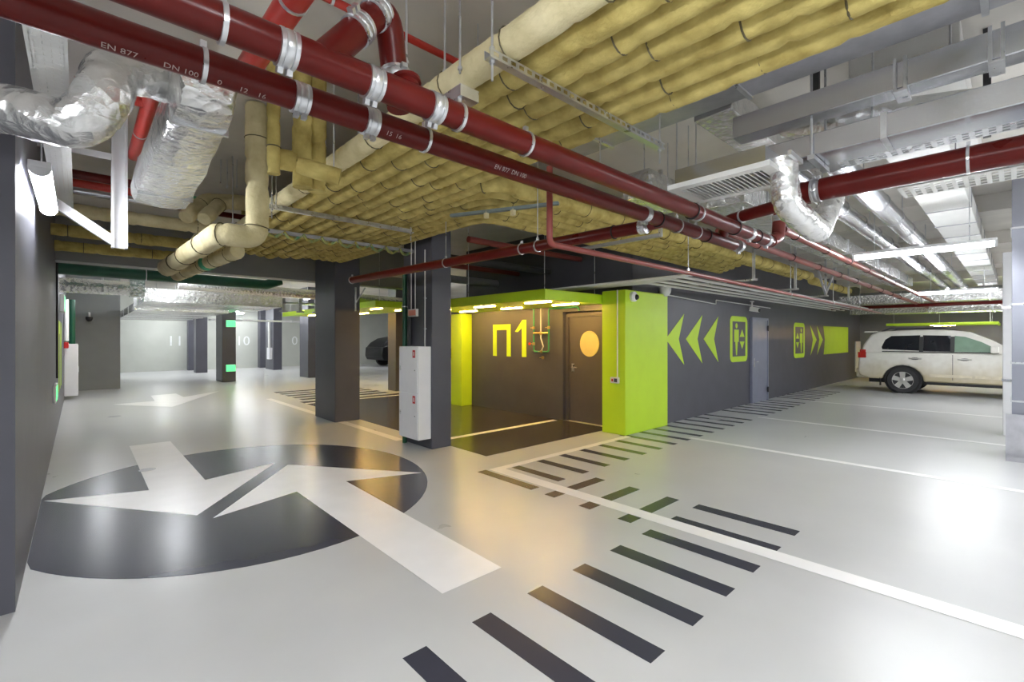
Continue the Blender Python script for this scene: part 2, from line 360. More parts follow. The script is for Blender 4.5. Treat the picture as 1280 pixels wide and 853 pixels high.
# ------------------------------------------------------------------ lime canopies with warm strips
def canopy(x0, y0, x1, y1, z0, z1, label, nl=3):
    t = thing('canopy', label, 'canopy', (x0, y0, z0))
    obj('roof_panel', MB().box(x0, y0, z0 + .03, x1, y1, z1), 'lime', t, bevel=.004)
    obj('rim', MB().box(x0, y0, z0, x0 + .05, y1, z0 + .03).box(x0 + .05, y0, z0, x1, y0 + .05, z0 + .03), 'lime', t)
    for k in range(nl):
        for j in range(2):
            yy = y0 + (y1 - y0) * (k + .5) / nl; xx = x0 + (x1 - x0) * (.33 + .4 * j)
            obj('strip_light', MB().box(xx - .022, yy - .3, z0 + .012, xx + .022, yy + .3, z0 + .029), 'lamp_warm', t)
    for (x, y) in ((x0 + .2, y0 + .2), (x0 + .2, (y0 + y1) / 2), (x0 + .2, y1 - .2), (x1 - .3, y0 + .2)):
        obj('hanger_rod', MB().cyl((x, y, z1), (x, y, ZC), .006, 6), 'steel', t)
    return t
canopy(5.2, 4.87, 6.99, 9.2, 2.205, 2.365, 'lime canopy with warm strips over the bay')
canopy(5.1, 10.2, 6.9, 17.0, 2.36, 2.5, 'lime canopy beyond the slate column', 3)
canopy(22.0, .4, 24.5, 3.3, 2.08, 2.17, 'thin lime canopy behind the white car', 1)

# ------------------------------------------------------------------ mineral-wool pipes
tie_mesh = {}
def tie(r):
    key = round(r, 3)
    if key not in tie_mesh:
        mb = MB(); P = []
        seg, s2 = 14, 4; vs = []; fs = []
        for i in range(seg):
            a = 2 * math.pi * i / seg
            for j in range(s2):
                b = 2 * math.pi * j / s2; rr = r + .005 * math.cos(b); vs.append((rr * math.cos(a), rr * math.sin(a), .005 * math.sin(b)))
        for i in range(seg):
            for j in range(s2): fs.append((i * s2 + j, ((i + 1) % seg) * s2 + j, ((i + 1) % seg) * s2 + (j + 1) % s2, i * s2 + (j + 1) % s2))
        mb.add(vs, fs); me = mb.mesh('wire_tie'); me.materials.append(M['wire']); tie_mesh[key] = me
    return tie_mesh[key]
def wool(pts, r, label, group, m='wool', rad=.35, ties=True, step=.04):
    P = resample(fillet(pts, rad, 10), step)
    n = len(P); sect = []; i = 0
    while i < n:
        L = random.randint(6, 15); sc_ = random.uniform(.95, 1.06); lop = random.uniform(-.06, .06); ph = random.uniform(0, 6.28)
        for j in range(L):
            if i + j < n: sect.append((sc_ * (.87 if j == 0 else 1.0), lop, ph))
        i += L
    rn = [[random.uniform(-.025, .025) for _ in range(12)] for _ in range(n)]
    def rf(i, k): s_, l_, p_ = sect[i]; return r * (s_ + l_ * math.cos(2 * math.pi * k / 12 + p_) + rn[i][k])
    o = tag(obj('insulated_pipe', MB().tube(P, r, 12, rf), m, sharp=70), label, 'pipe', group)
    if ties:
        i = random.randint(5, 12)
        while i < n - 3:
            t = (P[i + 1] - P[i - 1]).normalized(); shared('wire_tie', tie(r * 1.015), o, P[i], Vector((0, 0, 1)).rotation_difference(t))
            i += random.randint(11, 24)
    return o
ZB = 3.045
lab = 'yellow wool-wrapped pipe in the straight part of the overhead bundle'; grp = 'straight insulated pipes of the overhead bundle'
for k in range(7):
    x = 1.555 + .169 * k
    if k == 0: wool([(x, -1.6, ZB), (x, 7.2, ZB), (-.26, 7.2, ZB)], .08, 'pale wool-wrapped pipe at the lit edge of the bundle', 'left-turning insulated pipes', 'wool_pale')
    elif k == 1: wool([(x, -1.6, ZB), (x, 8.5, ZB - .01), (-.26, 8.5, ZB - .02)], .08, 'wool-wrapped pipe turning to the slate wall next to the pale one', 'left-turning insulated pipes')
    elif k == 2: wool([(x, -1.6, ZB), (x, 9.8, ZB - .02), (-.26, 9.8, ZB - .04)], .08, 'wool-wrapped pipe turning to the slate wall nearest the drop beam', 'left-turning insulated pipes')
    else: wool([(x, -1.6, ZB), (x, 8.75 + .1 * (k % 3), ZB), (x, 8.75 + .1 * (k % 3), ZC - .01)], .079, 'yellow wool-wrapped pipe, %s from the pale edge of the straight bundle' % ('fourth', 'fifth', 'sixth', 'seventh')[k - 3], grp)
YK = []
for k in range(6):
    x = 2.72 + .152 * k; y = 3.27 + .2 * k; YK.append(y)
    wool([(12.5 if k < 2 else 9.0 + .2 * k, y, ZB + .01), (x, y, ZB + .01), (x, 8.55, ZB), (x, 8.55, ZC - .01)], .072 if k else .092, ('thickest wool-wrapped pipe bending round along the chevron wall', 'wool-wrapped pipe bending along the chevron wall beside the thickest one', 'wool-wrapped bending pipe, third from the thin red pipe', 'wool-wrapped bending pipe, fourth from the thin red pipe', 'wool-wrapped bending pipe next to the innermost bend', 'wool-wrapped pipe at the innermost bend by the cabinet column')[k], 'insulated pipes bending round to the chevron wall', rad=.30)
wool([(12.7, 3.3, 2.98), (16.3, 3.3, 2.98)], .09, 'short run of wool-wrapped pipe past the metal brackets', 'insulated pipes above the conduits', ties=True)
# hanging struts (perforated channels) under the bundle
def strut(x0, x1, y, z, label, perf=True, rods=True):
    t = thing('strut_channel', label, 'bracket', (x0, y, z))
    mb = MB(); 
    mb.box(x0, y - .022, z - .003, x1, y + .022, z)
    if perf:
        mb.box(x0, y - .022, z, x1, y - .020, z + .010); mb.box(x0, y - .022, z + .030, x1, y - .020, z + .040)
        x = x0
        while x < x1 - .02: mb.box(x, y - .022, z + .010, x + .022, y - .020, z + .030); x += .055
    else: mb.box(x0, y - .022, z, x1, y - .020, z + .04)
    mb.box(x0, y + .020, z, x1, y + .022, z + .04)
    obj('channel', mb, 'steel' if perf else 'galv_dull', t)
    if rods:
        for x in (x0 + .03, x1 - .03):
            r = obj('threaded_rod', MB().cyl((x, y, z - .10), (x, y, ZC - .002), .006, 6), 'steel', t)
            obj('nut', MB().tube([(x, y, z - .02), (x, y, z - .004)], .013, 6).tube([(x, y, z + .045), (x, y, z + .06)], .013, 6), 'steel', r)
    return t
ZS = 2.915
strut(1.40, 2.98, 1.68, ZS, 'perforated steel strut under the bundle beside the red pipes')
strut(1.40, 3.05, 5.10, ZS, 'perforated steel strut under the bundle beyond the red pipes')
s3 = strut(1.30, 3.74, 6.25, ZS, 'plain grey strut with coloured cables under the bundle', perf=False)
for k in range(9):
    x = 1.65 + .23 * k
    obj('cable', MB().tube(fillet([(x, 6.20, ZS + .02), (x + .05, 6.22, ZS - .035), (x + .15, 6.28, ZS - .045), (x + .22, 6.24, ZS + .01)], .03, 4), .019, 6), 'multi', s3, label='green and yellow cable tied under the strut')
# long strut under the chevron-side pipes (along y)
t = thing('strut_channel', 'dark strut across the pipes near the thin red pipe', 'bracket', (5.45, 3.1, 2.9))
obj('channel', MB().box(5.40, 3.08, 2.90, 5.45, 4.45, 2.945), 'galv_dull', t); obj('post', MB().box(5.41, 3.06, 2.90, 5.45, 3.10, ZC), 'steel', t)
t = thing('strut_channel', 'teal strut with brackets at the pipe bends', 'bracket', (3.05, 3.1, 2.9))
obj('channel', MB().beam((2.95, 4.15, 2.93), (3.45, 3.05, 2.93), .05, .03), 'teal', t)
for u in (.35, .6): 
    p = Vector((2.95, 4.15, 2.93)).lerp(Vector((3.45, 3.05, 2.93)), u); obj('clamp', MB().box(p.x - .02, p.y - .02, p.z - .07, p.x + .02, p.y + .02, p.z + .0), 'wool_pale', t)
# vertical riser with elbow and two tails
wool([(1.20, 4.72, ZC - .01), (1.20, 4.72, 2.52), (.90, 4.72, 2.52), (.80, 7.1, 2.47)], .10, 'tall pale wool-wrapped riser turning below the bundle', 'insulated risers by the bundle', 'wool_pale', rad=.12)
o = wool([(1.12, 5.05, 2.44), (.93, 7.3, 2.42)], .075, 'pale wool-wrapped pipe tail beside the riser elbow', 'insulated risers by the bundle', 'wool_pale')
obj('tape', MB().cyl((1.045, 5.95, 2.433), (1.035, 6.06, 2.432), .082, 14), 'green_tape', o, label='green tape')
for (px, dep, z0) in ((342, 3.4, 2.8), (378, 3.55, 2.75), (396, 3.65, 2.75)):
    p = AT(px, 100, dep); wool([(p.x, p.y, ZC - .01), (p.x, p.y, z0)], .07 if px != 342 else .045, {342: 'slim wool-wrapped riser next to the pale riser', 378: 'wool-wrapped riser between the slim riser and the wye branch', 396: 'wool-wrapped riser directly behind the wye branch'}[px], 'insulated risers behind the red pipes')
p0, p1 = AT(345, 198, 3.5), AT(425, 215, 3.6)
wool([p0, p0.lerp(p1, .35), p1 + Vector((0, .0, 0))], .075, 'short level wool-wrapped stub under the slim riser', 'short insulated stubs', 'wool')
p0, p1 = AT(372, 206, 3.35), AT(425, 222, 3.45); o = wool([p0, p1], .06, 'thin level wool-wrapped stub under the longer stub', 'short insulated stubs', 'wool'); q = p0.lerp(p1, .85); obj('hanger_rod', MB().cyl(q, (q.x, q.y, ZC - .001), .006, 6), 'steel', o)
for a, b in (((232, 272), (258, 250)), ((255, 274), (276, 254))):
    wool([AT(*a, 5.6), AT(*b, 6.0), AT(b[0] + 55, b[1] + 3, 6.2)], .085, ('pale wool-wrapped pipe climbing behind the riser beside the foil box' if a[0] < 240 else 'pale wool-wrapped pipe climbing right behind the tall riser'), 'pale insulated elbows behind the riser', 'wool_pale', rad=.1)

# ------------------------------------------------------------------ red cast-iron drains (along x)
band_cache = {}
def band_mesh(kind, r):
    key = (kind, round(r, 3))
    if key not in band_cache:
        mb = MB()
        if kind == 'coupling':
            mb.lathe((0, 0, -.03), (0, 0, 1), [(0, r + .001), (.002, r + .006), (.014, r + .006), (.017, r + .003), (.022, r + .006), (.038, r + .006), (.043, r + .003), (.046, r + .006), (.058, r + .006), (.06, r + .001)], 24)
            mb.box(r + .002, -.012, -.024, r + .024, .012, -.006).box(r + .002, -.012, .006, r + .024, .012, .024); me = mb.mesh('coupling_band'); me.materials.append(M['steel'])
        elif kind == 'ring':
            mb.lathe((0, 0, -.008), (0, 0, 1), [(0, r + .001), (.001, r + .006), (.015, r + .006), (.016, r + .001)], 20); mb.box(r, -.01, -.01, r + .03, .01, .01); me = mb.mesh('hanger_ring'); me.materials.append(M['steel'])
        else:
            mb.lathe((0, 0, -.005), (0, 0, 1), [(0, r + .001), (.001, r + .008), (.009, r + .008), (.01, r + .001)], 20); me = mb.mesh('gasket_ring'); me.materials.append(M['black'])
        band_cache[key] = me
    return band_cache[key]
def fit(o, kind, p, axis, r, spin=0.0, rod=False, zt=ZC):
    nm = {'coupling': 'coupling_band', 'ring': 'hanger_ring', 'gasket': 'gasket_ring'}[kind]
    ax = Vector(axis).normalized(); q = Vector((0, 0, 1)).rotation_difference(ax)
    x = q @ Vector((1, 0, 0)); tgt = Vector((0, 0, 1)) if abs(ax.z) < .9 else Vector((0, -1, 0)); tgt = (tgt - ax * tgt.dot(ax)).normalized()
    ang = math.atan2(ax.dot(x.cross(tgt)), x.dot(tgt)) + math.radians(spin)
    q = (Matrix.Rotation(ang, 3, ax) @ q.to_matrix()).to_quaternion()
    c = shared(nm, band_mesh(kind, r), o, p, q)
    if rod: obj('hanger_rod', MB().cyl((p[0], p[1], p[2] + r + .02), (p[0], p[1], zt), .005, 6), 'steel', c)
    return c
def pipe(name, pts, r, m, label, rad=.1, seg=20, group=None):
    return tag(obj(name, MB().tube(fillet(pts, rad, 8), r, seg), m, sharp=50), label, 'pipe', group)
Y1, Y2, ZR, RR = 1.64, 1.94, 2.55, .055
r1 = pipe('drain_pipe', [(-2.6, Y1, ZR + .02), (4.95, Y1, ZR)], RR, 'red', 'dark red drain pipe with a branch and steel couplings')
for px in (358, 466, 543): fit(r1, 'coupling', (XA(px, Y1), Y1, ZR + .008), (1, 0, 0), RR, 200)
for px in (278, 573, 657): fit(r1, 'ring', (XA(px, Y1), Y1, ZR + .008), (1, 0, 0), RR, 0, px == 278)
for px in (865, 918, 945): fit(r1, 'gasket', (XA(px, Y1), Y1, ZR), (1, 0, 0), RR)
for px in (936, 957): fit(r1, 'coupling', (XA(px, Y1), Y1, ZR), (1, 0, 0), RR, 180)
fit(r1, 'ring', (XA(872, Y1), Y1, ZR), (1, 0, 0), RR, 0, False)
hb = XA(582, Y1); obj('hanger_block', MB().box(hb - .05, Y1 - .03, ZR + .09, hb + .05, Y1 + .13, ZR + .14), 'steel', r1)
# wye branch, elbow and drop on r1
bx = XA(398, Y1)
p2 = Vector((XA(484, 1.70), 1.70, 2.93))
br = obj('branch', MB().tube(fillet([(bx, Y1, ZR), p2, (p2.x + .06, 1.75, 2.70), (p2.x + .07, 1.72, ZR)], .07, 8), .054, 20), 'red', r1)
d = (p2 - Vector((bx, Y1, ZR))).normalized()
for u in (.55, .83): fit(br, 'coupling', Vector((bx, Y1, ZR)).lerp(p2, u), d, .054, 30)
fit(br, 'coupling', (p2.x + .063, 1.745, 2.68), (.05, -.1, -1), .054, 0)
xt = XA(512, Y1); obj('access_tee', MB().lathe((xt, Y1 + .01, ZR), (0, .25, 1), [(0, .05), (.07, .052), (.075, .062), (.09, .062), (.10, .045), (.105, .02)], 20), 'red', r1)
r2 = pipe('drain_pipe', [(-2.6, Y2, ZR + .02), (4.85, Y2, ZR)], RR, 'red', 'dark red drain pipe with white print nearest the insulated bundle')
for px in (375, 462, 806): fit(r2, 'coupling', (XA(px, Y2), Y2, ZR + .008), (1, 0, 0), RR, 180)
for px in (254, 531): fit(r2, 'ring', (XA(px, Y2), Y2, ZR + .01), (1, 0, 0), RR, 0, False)
for px in (822, 882): fit(r2, 'gasket', (XA(px, Y2), Y2, ZR), (1, 0, 0), RR)
for px in (846, 870): fit(r2, 'ring', (XA(px, Y2), Y2, ZR), (1, 0, 0), RR, 0, True)
fit(r2, 'coupling', (XA(923, Y2), Y2, ZR), (1, 0, 0), RR, 180)
# printed marks on the lower drain
def pipe_text(o, s, x0, size, Yp, Zp, r, ang0):
    me = text_mesh(s, size)
    for v in me.vertices:
        a = math.radians(ang0) + v.co.y / r; rr = r + .0012
        v.co = Vector((x0 + v.co.x, Yp - rr * math.cos(a), Zp + rr * math.sin(a)))
    me.materials.clear(); me.materials.append(M['print']); obj('print', me, None, o)
pipe_text(r2, 'EN 877', XA(125, Y2), .03, Y2, ZR + .012, RR, -80); pipe_text(r2, 'DN 100', XA(203, Y2), .03, Y2, ZR + .012, RR, -80)
pipe_text(r2, '0', XA(270, Y2), .03, Y2, ZR + .012, RR, -80); pipe_text(r2, '12', XA(297, Y2), .03, Y2, ZR + .012, RR, -80); pipe_text(r2, '16', XA(320, Y2), .03, Y2, ZR + .012, RR, -80); pipe_text(r2, '15  16', XA(478, Y2), .03, Y2, ZR + .01, RR, -60)
pipe_text(r2, 'EN 877  DN 100', XA(612, Y2), .034, Y2, ZR + .008, RR, -50)
# cross drain along y
xc = 3.32
r3 = pipe('drain_pipe', [(xc - .25, 6.9, 2.50), (xc, 2.10, 2.50), (xc + .12, Y2 - .0, ZR)], .052, 'red', 'red cross drain running under the bundle past the cabinet column', rad=.05)
for px in (452, 560, 649, 668, 760, 795):
    y = YA(px, xc - .1); u = (6.9 - y) / 4.8; x = xc - .25 * (1 - u); fit(r3, 'ring' if px < 700 else 'coupling' if px == 795 else 'gasket', (x, y, 2.50), (.25, -4.8, 0), .052, 0, px in (560, 668))
# bright red pipe high on the left, along y
r5 = pipe('fire_pipe', [(.72, .6, 3.12), (.70, 3.08, 3.12)], .062, 'red_bright', 'bright red fire pipe crossing behind the drains')
for y in (2.2,): fit(r5, 'ring', (.705, y, 3.12), (0, 1, 0), .062, 0, True)
r7 = pipe('fire_pipe', [(.40, 4.0, 3.40), (.40, 5.9, 3.40)], .05, 'red_bright', 'bright red fire pipe with a tee beside the foil box duct')
obj('tee', MB().cyl((-.02, 4.5, 3.40), (.36, 4.5, 3.40), .045, 16), 'red_bright', r7); fit(r7, 'coupling', (.16, 4.5, 3.40), (1, 0, 0), .045, 0)
for y in (4.2, 5.2): fit(r7, 'ring', (.40, y, 3.40), (0, 1, 0), .05, 0, True)
# thin red pipes
o = pipe('sprinkler_pipe', [(.2, 2.5, 3.42), (3.25, 2.5, 3.42)], .022, 'red_bright', 'thin red pipe close under the slab')
for x in (1.0, 2.0): fit(o, 'ring', (x, 2.5, 3.42), (1, 0, 0), .022, 0, True)
x0 = XA(687, 2.12)
o = pipe('sprinkler_pipe', [(x0, 2.12, 2.75), (x0, 2.12, 2.235), (x0 + .10, 2.12, 2.235), (17.5, 2.75, 2.37)], .021, 'copper', 'thin red pipe dropping then running along the chevron wall', rad=.06)
fit(o, 'ring', (x0 + 2.2, 2.25, 2.258), (1, 0, 0), .021, 0, True)
for X_ in (8, 11, 14): fit(o, 'ring', (X_, 2.12 + .63 * (X_ - x0 - .1) / (17.4 - x0), 2.235 + .135 * (X_ - x0 - .1) / (17.4 - x0)), (1, 0, 0), .021, 0, True)
# paired thinner pipes further along
for k, (ya, yb, z) in enumerate(((1.98, 2.05, 2.66), (1.60, 1.70, 2.70))):
    o = pipe('water_pipe', [(4.6 if k == 0 else 5.2, ya, z), (25, yb, z)], .04, 'copper', ('reddish pipe with black clips above the wool pipe' if k == 0 else 'reddish pipe with black clips nearest the ceiling lamps'))
    for j in range(9): x = 5.6 + j * 1.2; fit(o, 'gasket', (x, ya + (yb - ya) * (x - 4.6) / 20.4, z), (1, 0, 0), .04)
o = pipe('water_pipe', [(4.98, 1.64, 2.56), (5.12, 1.62, 2.62), (5.12, 1.60, 2.86)], .06, 'copper', 'brown elbow ending the red drain', rad=.06); fit(o, 'coupling', (5.12, 1.607, 2.80), (0, 0, 1), .06, 0)
o = pipe('drain_pipe', [(4.0, 1.05, 2.66), (4.25, 1.75, 2.66), (4.6, 1.95, 2.60)], .05, 'red', 'short dark red drain behind the air grille', rad=.15); fit(o, 'ring', (4.2, 1.61, 2.66), (.3, .8, 0), .05, 0, False)
# big red pipe along y on the right
r6 = pipe('drain_pipe', [(3.97, -4.5, 2.69), (3.97, 1.15, 2.69)], .08, 'red', 'thick dark red pipe beneath the galvanised duct')
fit(r6, 'coupling', (3.97, 1.0, 2.69), (0, 1, 0), .08, 0); fit(r6, 'ring', (3.97, .2, 2.69), (0, 1, 0), .08, 0)
for y in (-1.5, -3.5): fit(r6, 'ring', (3.97, y, 2.69), (0, 1, 0), .08, 0)

# ------------------------------------------------------------------ right: galvanised ducts, trays, grille
def duct(name, b, m, label, axis, flanges=(), fw_=.02, fo=.012, cat='duct', group=None, fm_='steel'):
    x0, y0, z0, x1, y1, z1 = b; o = tag(obj(name, MB().box(*b), m, bevel=.006), label, cat, group)
    for u in (.2, .8):
        hx, hy = (x0 + (x1 - x0) * u, (y0 + y1) / 2) if axis == 'x' else ((x0 + x1) / 2, y0 + (y1 - y0) * u)
        obj('hanger_rod', MB().cyl((hx, hy, z1 - .01), (hx, hy, ZC - .001), .006, 6), 'steel', o)
    for s in flanges:
        if axis == 'y': obj('flange', MB().box(x0 - fo, s, z0 - fo, x1 + fo, s + fw_, z1 + fo), fm_, o)
        else: obj('flange', MB().box(s, y0 - fo, z0 - fo, s + fw_, y1 + fo, z1 + fo), fm_, o)
    return o
d = duct('cable_duct', (3.68, -4.5, 2.855, 3.97, 1.93, 3.005), 'galv', 'galvanised cable duct above the air grille', 'y', (.55, -.45, -2), .03, .006)
for y in (.95, -.45): obj('hanger_rod', MB().cyl((3.66, y, 2.84), (3.66, y, ZC), .008, 8).cyl((4.0, y, 2.84), (4.0, y, ZC), .008, 8).box(3.64, y - .02, 2.82, 4.02, y + .02, 2.85), 'steel', d)
d = duct('cable_duct', (3.60, -4.5, 3.10, 3.76, 1.45, 3.26), 'galv', 'upper galvanised cable duct near the slab', 'y', (-.15,), .03, .006)
for y in (.45, .05, -.5): obj('clamp', MB().box(3.585, y - .008, 3.09, 3.597, y + .008, 3.28).box(3.585, y + .04, 3.09, 3.597, y + .056, 3.28).box(3.585, y - .008, 3.078, 3.78, y + .056, 3.09), 'steel', d)
obj('drop_strap', MB().box(3.60, -.52, 3.26, 3.66, -.46, ZC), 'dark', d)
for (x, y) in ((4.6, .12), (3.95, .98), (4.5, -.1)): tag(obj('perforated_strap', MB().box(x, y, 3.0 + (.27 if x < 4 else 0), x + .04, y + .04, ZC), 'dark'), 'dark perforated strap hanging from the slab beside the ducts', 'bracket', 'dark straps by the cable ducts')
def tray(x0, y0, x1, y1, z, axis, label, m='white_pl', pitch=.06, side=.05):
    t = thing('cable_tray', label, 'cable tray', (x0, y0, z)); mb = MB(); w_ = .006
    if axis == 'y':
        mb.box(x0, y0, z, x0 + .004, y1, z + side).box(x1 - .004, y0, z, x1, y1, z + side); s = y0
        nx = 4; cw = (x1 - x0) / nx
        for i in range(nx + 1): mb.box(x0 + i * cw - .014, y0, z, x0 + i * cw + .014, y1, z + .003)
        while s < y1: mb.box(x0, s, z - .0005, x1, s + pitch * .45, z + .0025); s += pitch
    else:
        mb.box(x0, y0, z, x1, y0 + .004, z + side).box(x0, y1 - .004, z, x1, y1, z + side); s = x0
        nx = 4; cw = (y1 - y0) / nx
        for i in range(nx + 1): mb.box(x0, y0 + i * cw - .014, z, x1, y0 + i * cw + .014, z + .003)
        while s < x1: mb.box(s, y0, z - .0005, s + pitch * .45, y1, z + .0025); s += pitch
    obj('tray_body', mb, m, t); return t
tray(4.62, -4.5, 4.95, .62, 2.755, 'y', 'perforated white cable tray beside the thick red pipe')
tray(4.05, -4.5, 4.25, .9, 2.90, 'y', 'narrow steel cable tray beside the galvanised duct', 'steel')
tray(-.17, 2.3, -.05, 7.05, 3.0, 'y', 'perforated white cable tray high along the slate wall')
# grille
g = thing('air_grille', 'aluminium air grille box with louvres under the cable duct', 'grille', (3.24, 1.10, 2.70))
obj('box', MB().box(3.24, 1.10, 2.735, 3.67, 1.72, 2.85), 'galv', g)
obj('rim', MB().box(3.20, 1.06, 2.70, 3.27, 1.76, 2.735).box(3.63, 1.06, 2.70, 3.70, 1.76, 2.735).box(3.27, 1.06, 2.70, 3.63, 1.13, 2.735).box(3.27, 1.69, 2.70, 3.63, 1.76, 2.735), 'white_pl', g)
for k in range(17): y = 1.15 + .032 * k; obj('louvre', MB().loft([(3.27, y, 2.703), (3.63, y, 2.703), (3.63, y + .009, 2.703), (3.27, y + .009, 2.703)], [(3.27, y + .014, 2.732), (3.63, y + .014, 2.732), (3.63, y + .020, 2.732), (3.27, y + .020, 2.732)]), 'white_pl', g)
obj('backing', MB().box(3.27, 1.13, 2.733, 3.63, 1.69, 2.7345), 'black', g)
# foil elbow next to the grille
def foil_tube(pts, r, label, rad=.15, m='foil', sx=1.0, step=.04, amp=.05, group=None, cat='duct'):
    P = resample(fillet(pts, rad, 8), step); rn = [[random.uniform(-amp, amp) for _ in range(18)] for _ in range(len(P))]
    ring = [random.uniform(-amp, amp) * .6 for _ in P]
    return tag(obj('foil_duct', MB().tube(P, r, 18, lambda i, k: r * (1 + rn[i][k] * .6 + ring[i])), m, sharp=60), label, cat, group)
o = foil_tube([AT(978, 196, 3.1), AT(984, 258, 3.15), AT(1022, 290, 3.4), AT(1040, 250, 3.75)], .085, 'crumpled foil duct hooking down beside the air grille', rad=.10)
p = AT(976, 205, 3.1); obj('clamp', MB().box(p.x - .13, p.y - .10, p.z + .0, p.x + .11, p.y - .08, p.z + .03), 'steel', o); obj('clamp', MB().box(p.x - .13, p.y + .08, p.z, p.x + .11, p.y + .10, p.z + .03), 'steel', o)
# ducts running away along x on the right
d = duct('air_duct', (5.3, .38, 3.22, 20, .80, 3.45), 'white_pl', 'segmented white rectangular duct above the ceiling lamps', 'x', [5.8 + 1.1 * k for k in range(13)], .03, .008, fm_='galv_dull')
for k, (y, r) in enumerate(((1.12, .11), (1.50, .10))):
    o = tag(obj('round_duct', MB().lathe((5.0, y, 3.22), (1, 0, 0), sum([[(i * 1.0, r), (i * 1.0 + .94, r), (i * 1.0 + .95, r + .008), (i * 1.0 + .99, r + .008)] for i in range(15)], []), 20), 'galv', sharp=30), ('round galvanised duct beside the segmented white duct', 'round galvanised duct beside the foil-faced duct')[k], 'duct', 'round galvanised ducts')
    for j in range(5): x = 6.2 + j * 2.5; obj('hanger_rod', MB().cyl((x, y, 3.22 + r), (x, y, ZC), .006, 6), 'steel', o)
d = duct('air_duct', (4.9, 1.85, 2.98, 16, 2.25, 3.2), 'foil', 'foil-faced rectangular duct over the reddish pipes', 'x', [5.5 + 1.2 * k for k in range(9)], .03, .008)
d = duct('air_duct', (9.78, -.62, 3.05, 20, -.15, 3.35), 'white_pl', 'white rectangular duct meeting the metal-clad riser', 'x', [10.2 + 1.1 * k for k in range(8)], .03, .008, fm_='galv_dull')
duct('air_duct', (3.30, -4.5, 3.36, 3.58, 6.8, 3.56), 'galv_dull', 'dull galvanised duct close under the slab', 'y', [.1, 1.3, 2.5, 3.7], .03, .015)
o = duct('air_duct', (4.1, 2.45, 3.02, 4.9, 2.75, 3.28), 'foil', 'foil-wrapped box duct behind the wool pipes', 'x'); 
duct('air_duct', (3.66, 1.48, 3.36, 6.1, 1.78, 3.56), 'foil', 'foil-wrapped duct crossing towards the air grille', 'x')
duct('air_duct', (4.2, .25, 3.48, 8.0, .85, 3.68), 'white_pl', 'pale flat duct under the slab by the cable ducts', 'x')
duct('air_duct', (5.0, -4, 3.1, 5.5, -.45, 3.5), 'white_pl', 'pale flat duct crossing at the frame edge', 'y', [-.9, -1.6, -2.4], fm_='galv_dull')
foil_tube([(2.0, .35, 3.5), (2.75, .35, 3.5), (2.75, -1.5, 3.5)], .14, 'foil duct above the bundle by the slab', rad=.2)
foil_tube([(4.35, 1.33, 3.4), (4.35, .9, 3.3), (4.6, .2, 3.25)], .10, 'ribbed foil hose between the cable ducts', rad=.2, amp=.03)
for k, (x, z) in enumerate(((19.2, 2.75), (20.9, 2.5), (23.0, 2.55))): duct('air_duct', (x, -3, z, x + .5, 4.2 if k < 2 else 3.5, z + .3), 'foil', ('foil-wrapped cross duct above the white car roof', 'low foil-wrapped cross duct behind the white car', 'foil-wrapped cross duct over the thin lime canopy')[k], 'y', (-1, .5, 2.0), .04, .012)
pipe('drain_pipe', [(18.3, -3, 2.6), (18.3, 4.3, 2.6)], .05, 'red', 'far red cross pipe above the white car')
# metal-clad riser on the right
o = thing('duct_riser', 'galvanised clad riser standing on the floor at the frame edge', 'duct', (9.0, -.6, 0))
for k, (z0, z1) in enumerate(((0.12, .78), (.79, 1.28), (1.29, 2.05), (2.06, 3.05), (3.06, ZC - .005))): obj('cladding_panel', MB().box(9.0, -.75, z0, 9.75, .045, z1), 'clad', o, bevel=.004)
obj('plinth', MB().box(8.93, -.8, 0, 9.8, .10, .10), 'galv_dull', o); obj('guard', MB().box(8.90, -.8, .10, 8.94, .10, .62), 'galv_dull', o)
for z in (.785, 1.285, 2.055, 3.055): obj('joint_band', MB().box(8.985, -.76, z - .012, 9.76, .057, z + .012), 'steel', o)
o = thing('duct_riser', 'white vertical duct behind the clad riser', 'duct', (11.2, -.3, 0)); obj('body', MB().box(11.2, -.3, 0, 11.6, .16, 3.03), 'white', o, bevel=.01); obj('flange', MB().box(11.19, -.31, .9, 11.61, .17, .94).box(11.19, -.31, 2.1, 11.61, .17, 2.14), 'galv', o)

# ------------------------------------------------------------------ white conduits along the chevron wall and over the bay
for k in range(5):
    y = 3.12 + .25 * k; x = 6.42 + .1 * k
    o = pipe('conduit', [(18.9, y + .08, 2.56), (x, y, 2.52), (x - .3, 9.5, 2.46)], .021, 'white_pl' , 'white conduit turning over the bay, %s from the thin red pipe' % ('first', 'second', 'third', 'fourth', 'fifth')[k], rad=.12, seg=10, group='white conduits below the slab')
for x in (8.4, 10.6, 12.8, 15):
    t = thing('conduit_bracket', 'steel bracket carrying the white conduits', 'bracket', (x, 3.1, 2.59), 'brackets over the white conduits'); obj('bar', MB().box(x, 2.98, 2.592, x + .04, 4.25, 2.625), 'steel', t)
    obj('post', MB().box(x, 3.02, 2.625, x + .04, 3.06, ZC - .003), 'steel', t)
    if x == 12.8: obj('brace', MB().beam((x + .02, 3.04, 2.65), (x + .5, 2.95, 3.3), .04, .04).beam((x + .02, 3.04, 2.65), (x - .5, 3.1, 3.3), .04, .04), 'steel', t)
pipe('conduit', [(8.05, 4.46, 2.43), (10.2, 4.46, 2.36), (10.2, 4.46, 2.45), (13.5, 4.46, 2.42)], .012, 'white_pl', 'thin white conduit fixed on the slate wall top', rad=.03, seg=8)
